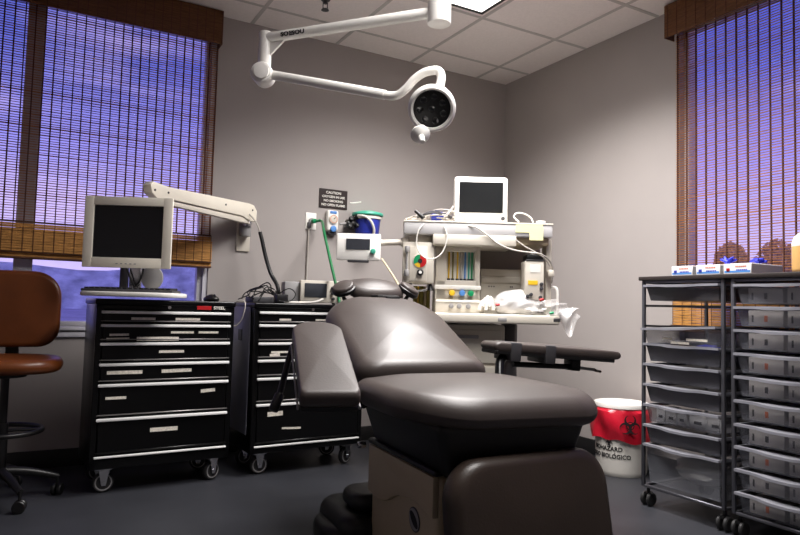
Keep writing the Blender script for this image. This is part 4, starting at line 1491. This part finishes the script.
# contents of the big bottom drawer
b = lump(.0, .0, .075, .13, .15, .068, .06, 8, .001)
wb_ = MB().bm(b).build('wrapped_supplies', K['bagw'])
wb_.location = (RX0 + .20, 2.045, .124)
tag(wb_, 'bulging clear plastic bundle in the deep bottom drawer of the rack by the drum', 'plastic bundle')
for lab, yy_ in (('crumpled blue glove lying in the tub just under the labelled tilted drawer', 1.98),):
    gl = MB().bm(lump(0, 0, .02, .05, .06, .022, .12, 6, .001)).build('spare_glove', K['glove'])
    gl.location = (RX0 + .10, yy_, .765)
    tag(gl, lab, 'glove')
# long board over both racks
bd = MB().box(RX0 - .012, RX1 + .01, 1.33, 2.284, 1.115, 1.135, .004, 2).build('top_board', K['rackt'])
tag(bd, 'long dark brown board lying across the tops of both drawer racks', 'board')
ZT = 1.135


def glove_box(label, y, x, w_, rz, glove):
    t = thing('glove_box', label, 'glove box', (x, y, ZT), rz, group='glove boxes on the racks')
    MB().box(0, .235, -w_ / 2, w_ / 2, 0, .046, .002, 1).build('carton', K['cartonw'], t)
    MB().box(-.001, 0, -w_ / 2 + .005, w_ / 2 - .005, .006, .015).build('blue_band', K['bluel'], t, smooth=False)
    MB().box(-.001, 0, w_ / 2 - .03, w_ / 2 - .014, .010, .026).build('emblem', K['blue'] if glove != 2 else K['redp'], t, smooth=False)
    b_ = MB()
    for k in range(6):
        b_.box(-.0012, 0, -w_ / 2 + .02 + k * .0085, -w_ / 2 + .026 + k * .0085, .014, .020)
    b_.build('dark_print', K['blue'], t, smooth=False)
    b_ = MB()
    for k in range(6):
        b_.box(-.0012, 0, -w_ / 2 + .024 + k * .0085, -w_ / 2 + .030 + k * .0085, .030, .035)
    b_.build('orange_print', K['orange'], t, smooth=False)
    MB().box(.002, .233, -w_ / 2 - .0008, -w_ / 2, .004, .042).build('side_panel', K['greyp'], t, smooth=False)
    if glove:
        g_ = MB()
        for k in range(5):
            a = rad(-60 + 34 * k)
            g_.tube([(.10, -.035, .045), (.10 + .012 * k - .03, -.035 + .015 * math.sin(a), .062), (.10 - .02 + .01 * k, -.035 - .028 * math.sin(a), .074 + (.012 if k % 2 else .0) - (.016 if glove == 2 else 0))], [.014, .010, .005], 8)
        g_.build('glove', K['glove'], t)
    return t


glove_box('white glove box nearest the wall corner on the rack top, no glove showing', 2.046, RX0 + .01, .115, 0, 0)
glove_box('white glove box with blue glove sticking up, in the middle of the three boxes', 1.908, RX0 + .01, .122, 0, 1)
glove_box('white glove box with a red emblem and blue glove tip, above the gap between racks', 1.765, RX0 + .01, .13, 0, 2)
jg = thing('plastic_jug', 'amber plastic jug with a white top on the rack board at the picture edge', 'jug', (RX0 + .09, 1.507, ZT), 0)
jg.scale = (1, 1, .8)
MB().lathe([(0, 0), (.05, 0), (.056, .006), (.058, .02), (.058, .135), (0, .135)], 36).build('body', K['amber'], jg)
MB().lathe([(.058, .135), (.0585, .15), (.05, .185), (.034, .205), (.024, .21), (0, .21)], 36).build('shoulder', K['hose'], jg)
MB().lathe([(0, .208), (.025, .208), (.026, .212), (.026, .232), (.023, .235), (0, .235)], 28).build('cap', K['white'], jg)

# ------------------------------------------------------------------ outside the windows
gr = MB().box(-60, 80, YB + .2, 110, -.45, -.35).box(XR + .2, 80, -60, YB + .2, -.45, -.35).build('ground', K['pave'], smooth=False)
struct(gr)
hv, hf = [], []
n = 90
for i in range(n + 1):
    a = rad(-40 + 190 * i / n)
    d = 95
    hgt = 5.6 + .5 * math.sin(i * .37) + .6 * math.sin(i * .91 + 1)
    for dd_, z in ((0, -.4), (8, hgt), (20, -.4)):
        hv.append(((d + dd_) * math.cos(a), (d + dd_) * math.sin(a), z))
for i in range(n):
    for k in range(2):
        p_ = i * 3 + k
        hf.append([p_, p_ + 1, p_ + 4, p_ + 3])
struct(MB().raw(hv, hf).build('hills', K['hillm'], smooth=False))


def tree(label, x, y, h, r, seed):
    t = thing('tree', label, 'tree', (x, y, -.35), group='trees outside the right window')
    r_ = random.Random(seed)
    MB().tube([(0, 0, 0), (.06, 0, h * .3), (0, .04, h * .62)], [.14, .1, .06], 10).build('trunk', K['trunk'], t)
    vs_, fs_ = [], []
    for k in range(2200):
        while True:
            p_ = Vector((r_.uniform(-1, 1), r_.uniform(-1, 1), r_.uniform(-1, 1)))
            if p_.length < 1:
                break
        p_ = Vector((p_.x * r, p_.y * r, h - r * 1.5 + p_.z * r * 1.5))
        q_ = Matrix.Rotation(r_.uniform(0, 6.28), 3, Vector((r_.uniform(-1, 1), r_.uniform(-1, 1), r_.uniform(-1, 1))).normalized())
        s_ = r_.uniform(.09, .2)
        n0_ = len(vs_)
        for c in ((-1, 0, 0), (0, -.6, 0), (1, 0, .1), (0, .6, .1)):
            vs_.append(p_ + q_ @ Vector(c) * s_)
        fs_.append([n0_, n0_ + 1, n0_ + 2, n0_ + 3])
    MB().raw(vs_, fs_).build('foliage', K['leaf'], t, smooth=False)


def outp(px, py, s_):
    r = RC @ Vector(((px - 400) / FPX, -(py - 267.5) / FPX, -1))
    k = (XR * s_) / r.x
    return r * k + Vector((0, 0, H))


p1 = outp(731, 243, 9)
tree('smaller brown leaved tree outside the right window, seen through the bamboo slats', p1.x, p1.y, p1.z + .35, .80, 1)
p1 = outp(778, 240, 9)
tree('broader brown leaved tree outside the right window, nearer the amber jug', p1.x, p1.y, p1.z + .35, 1.05, 2)
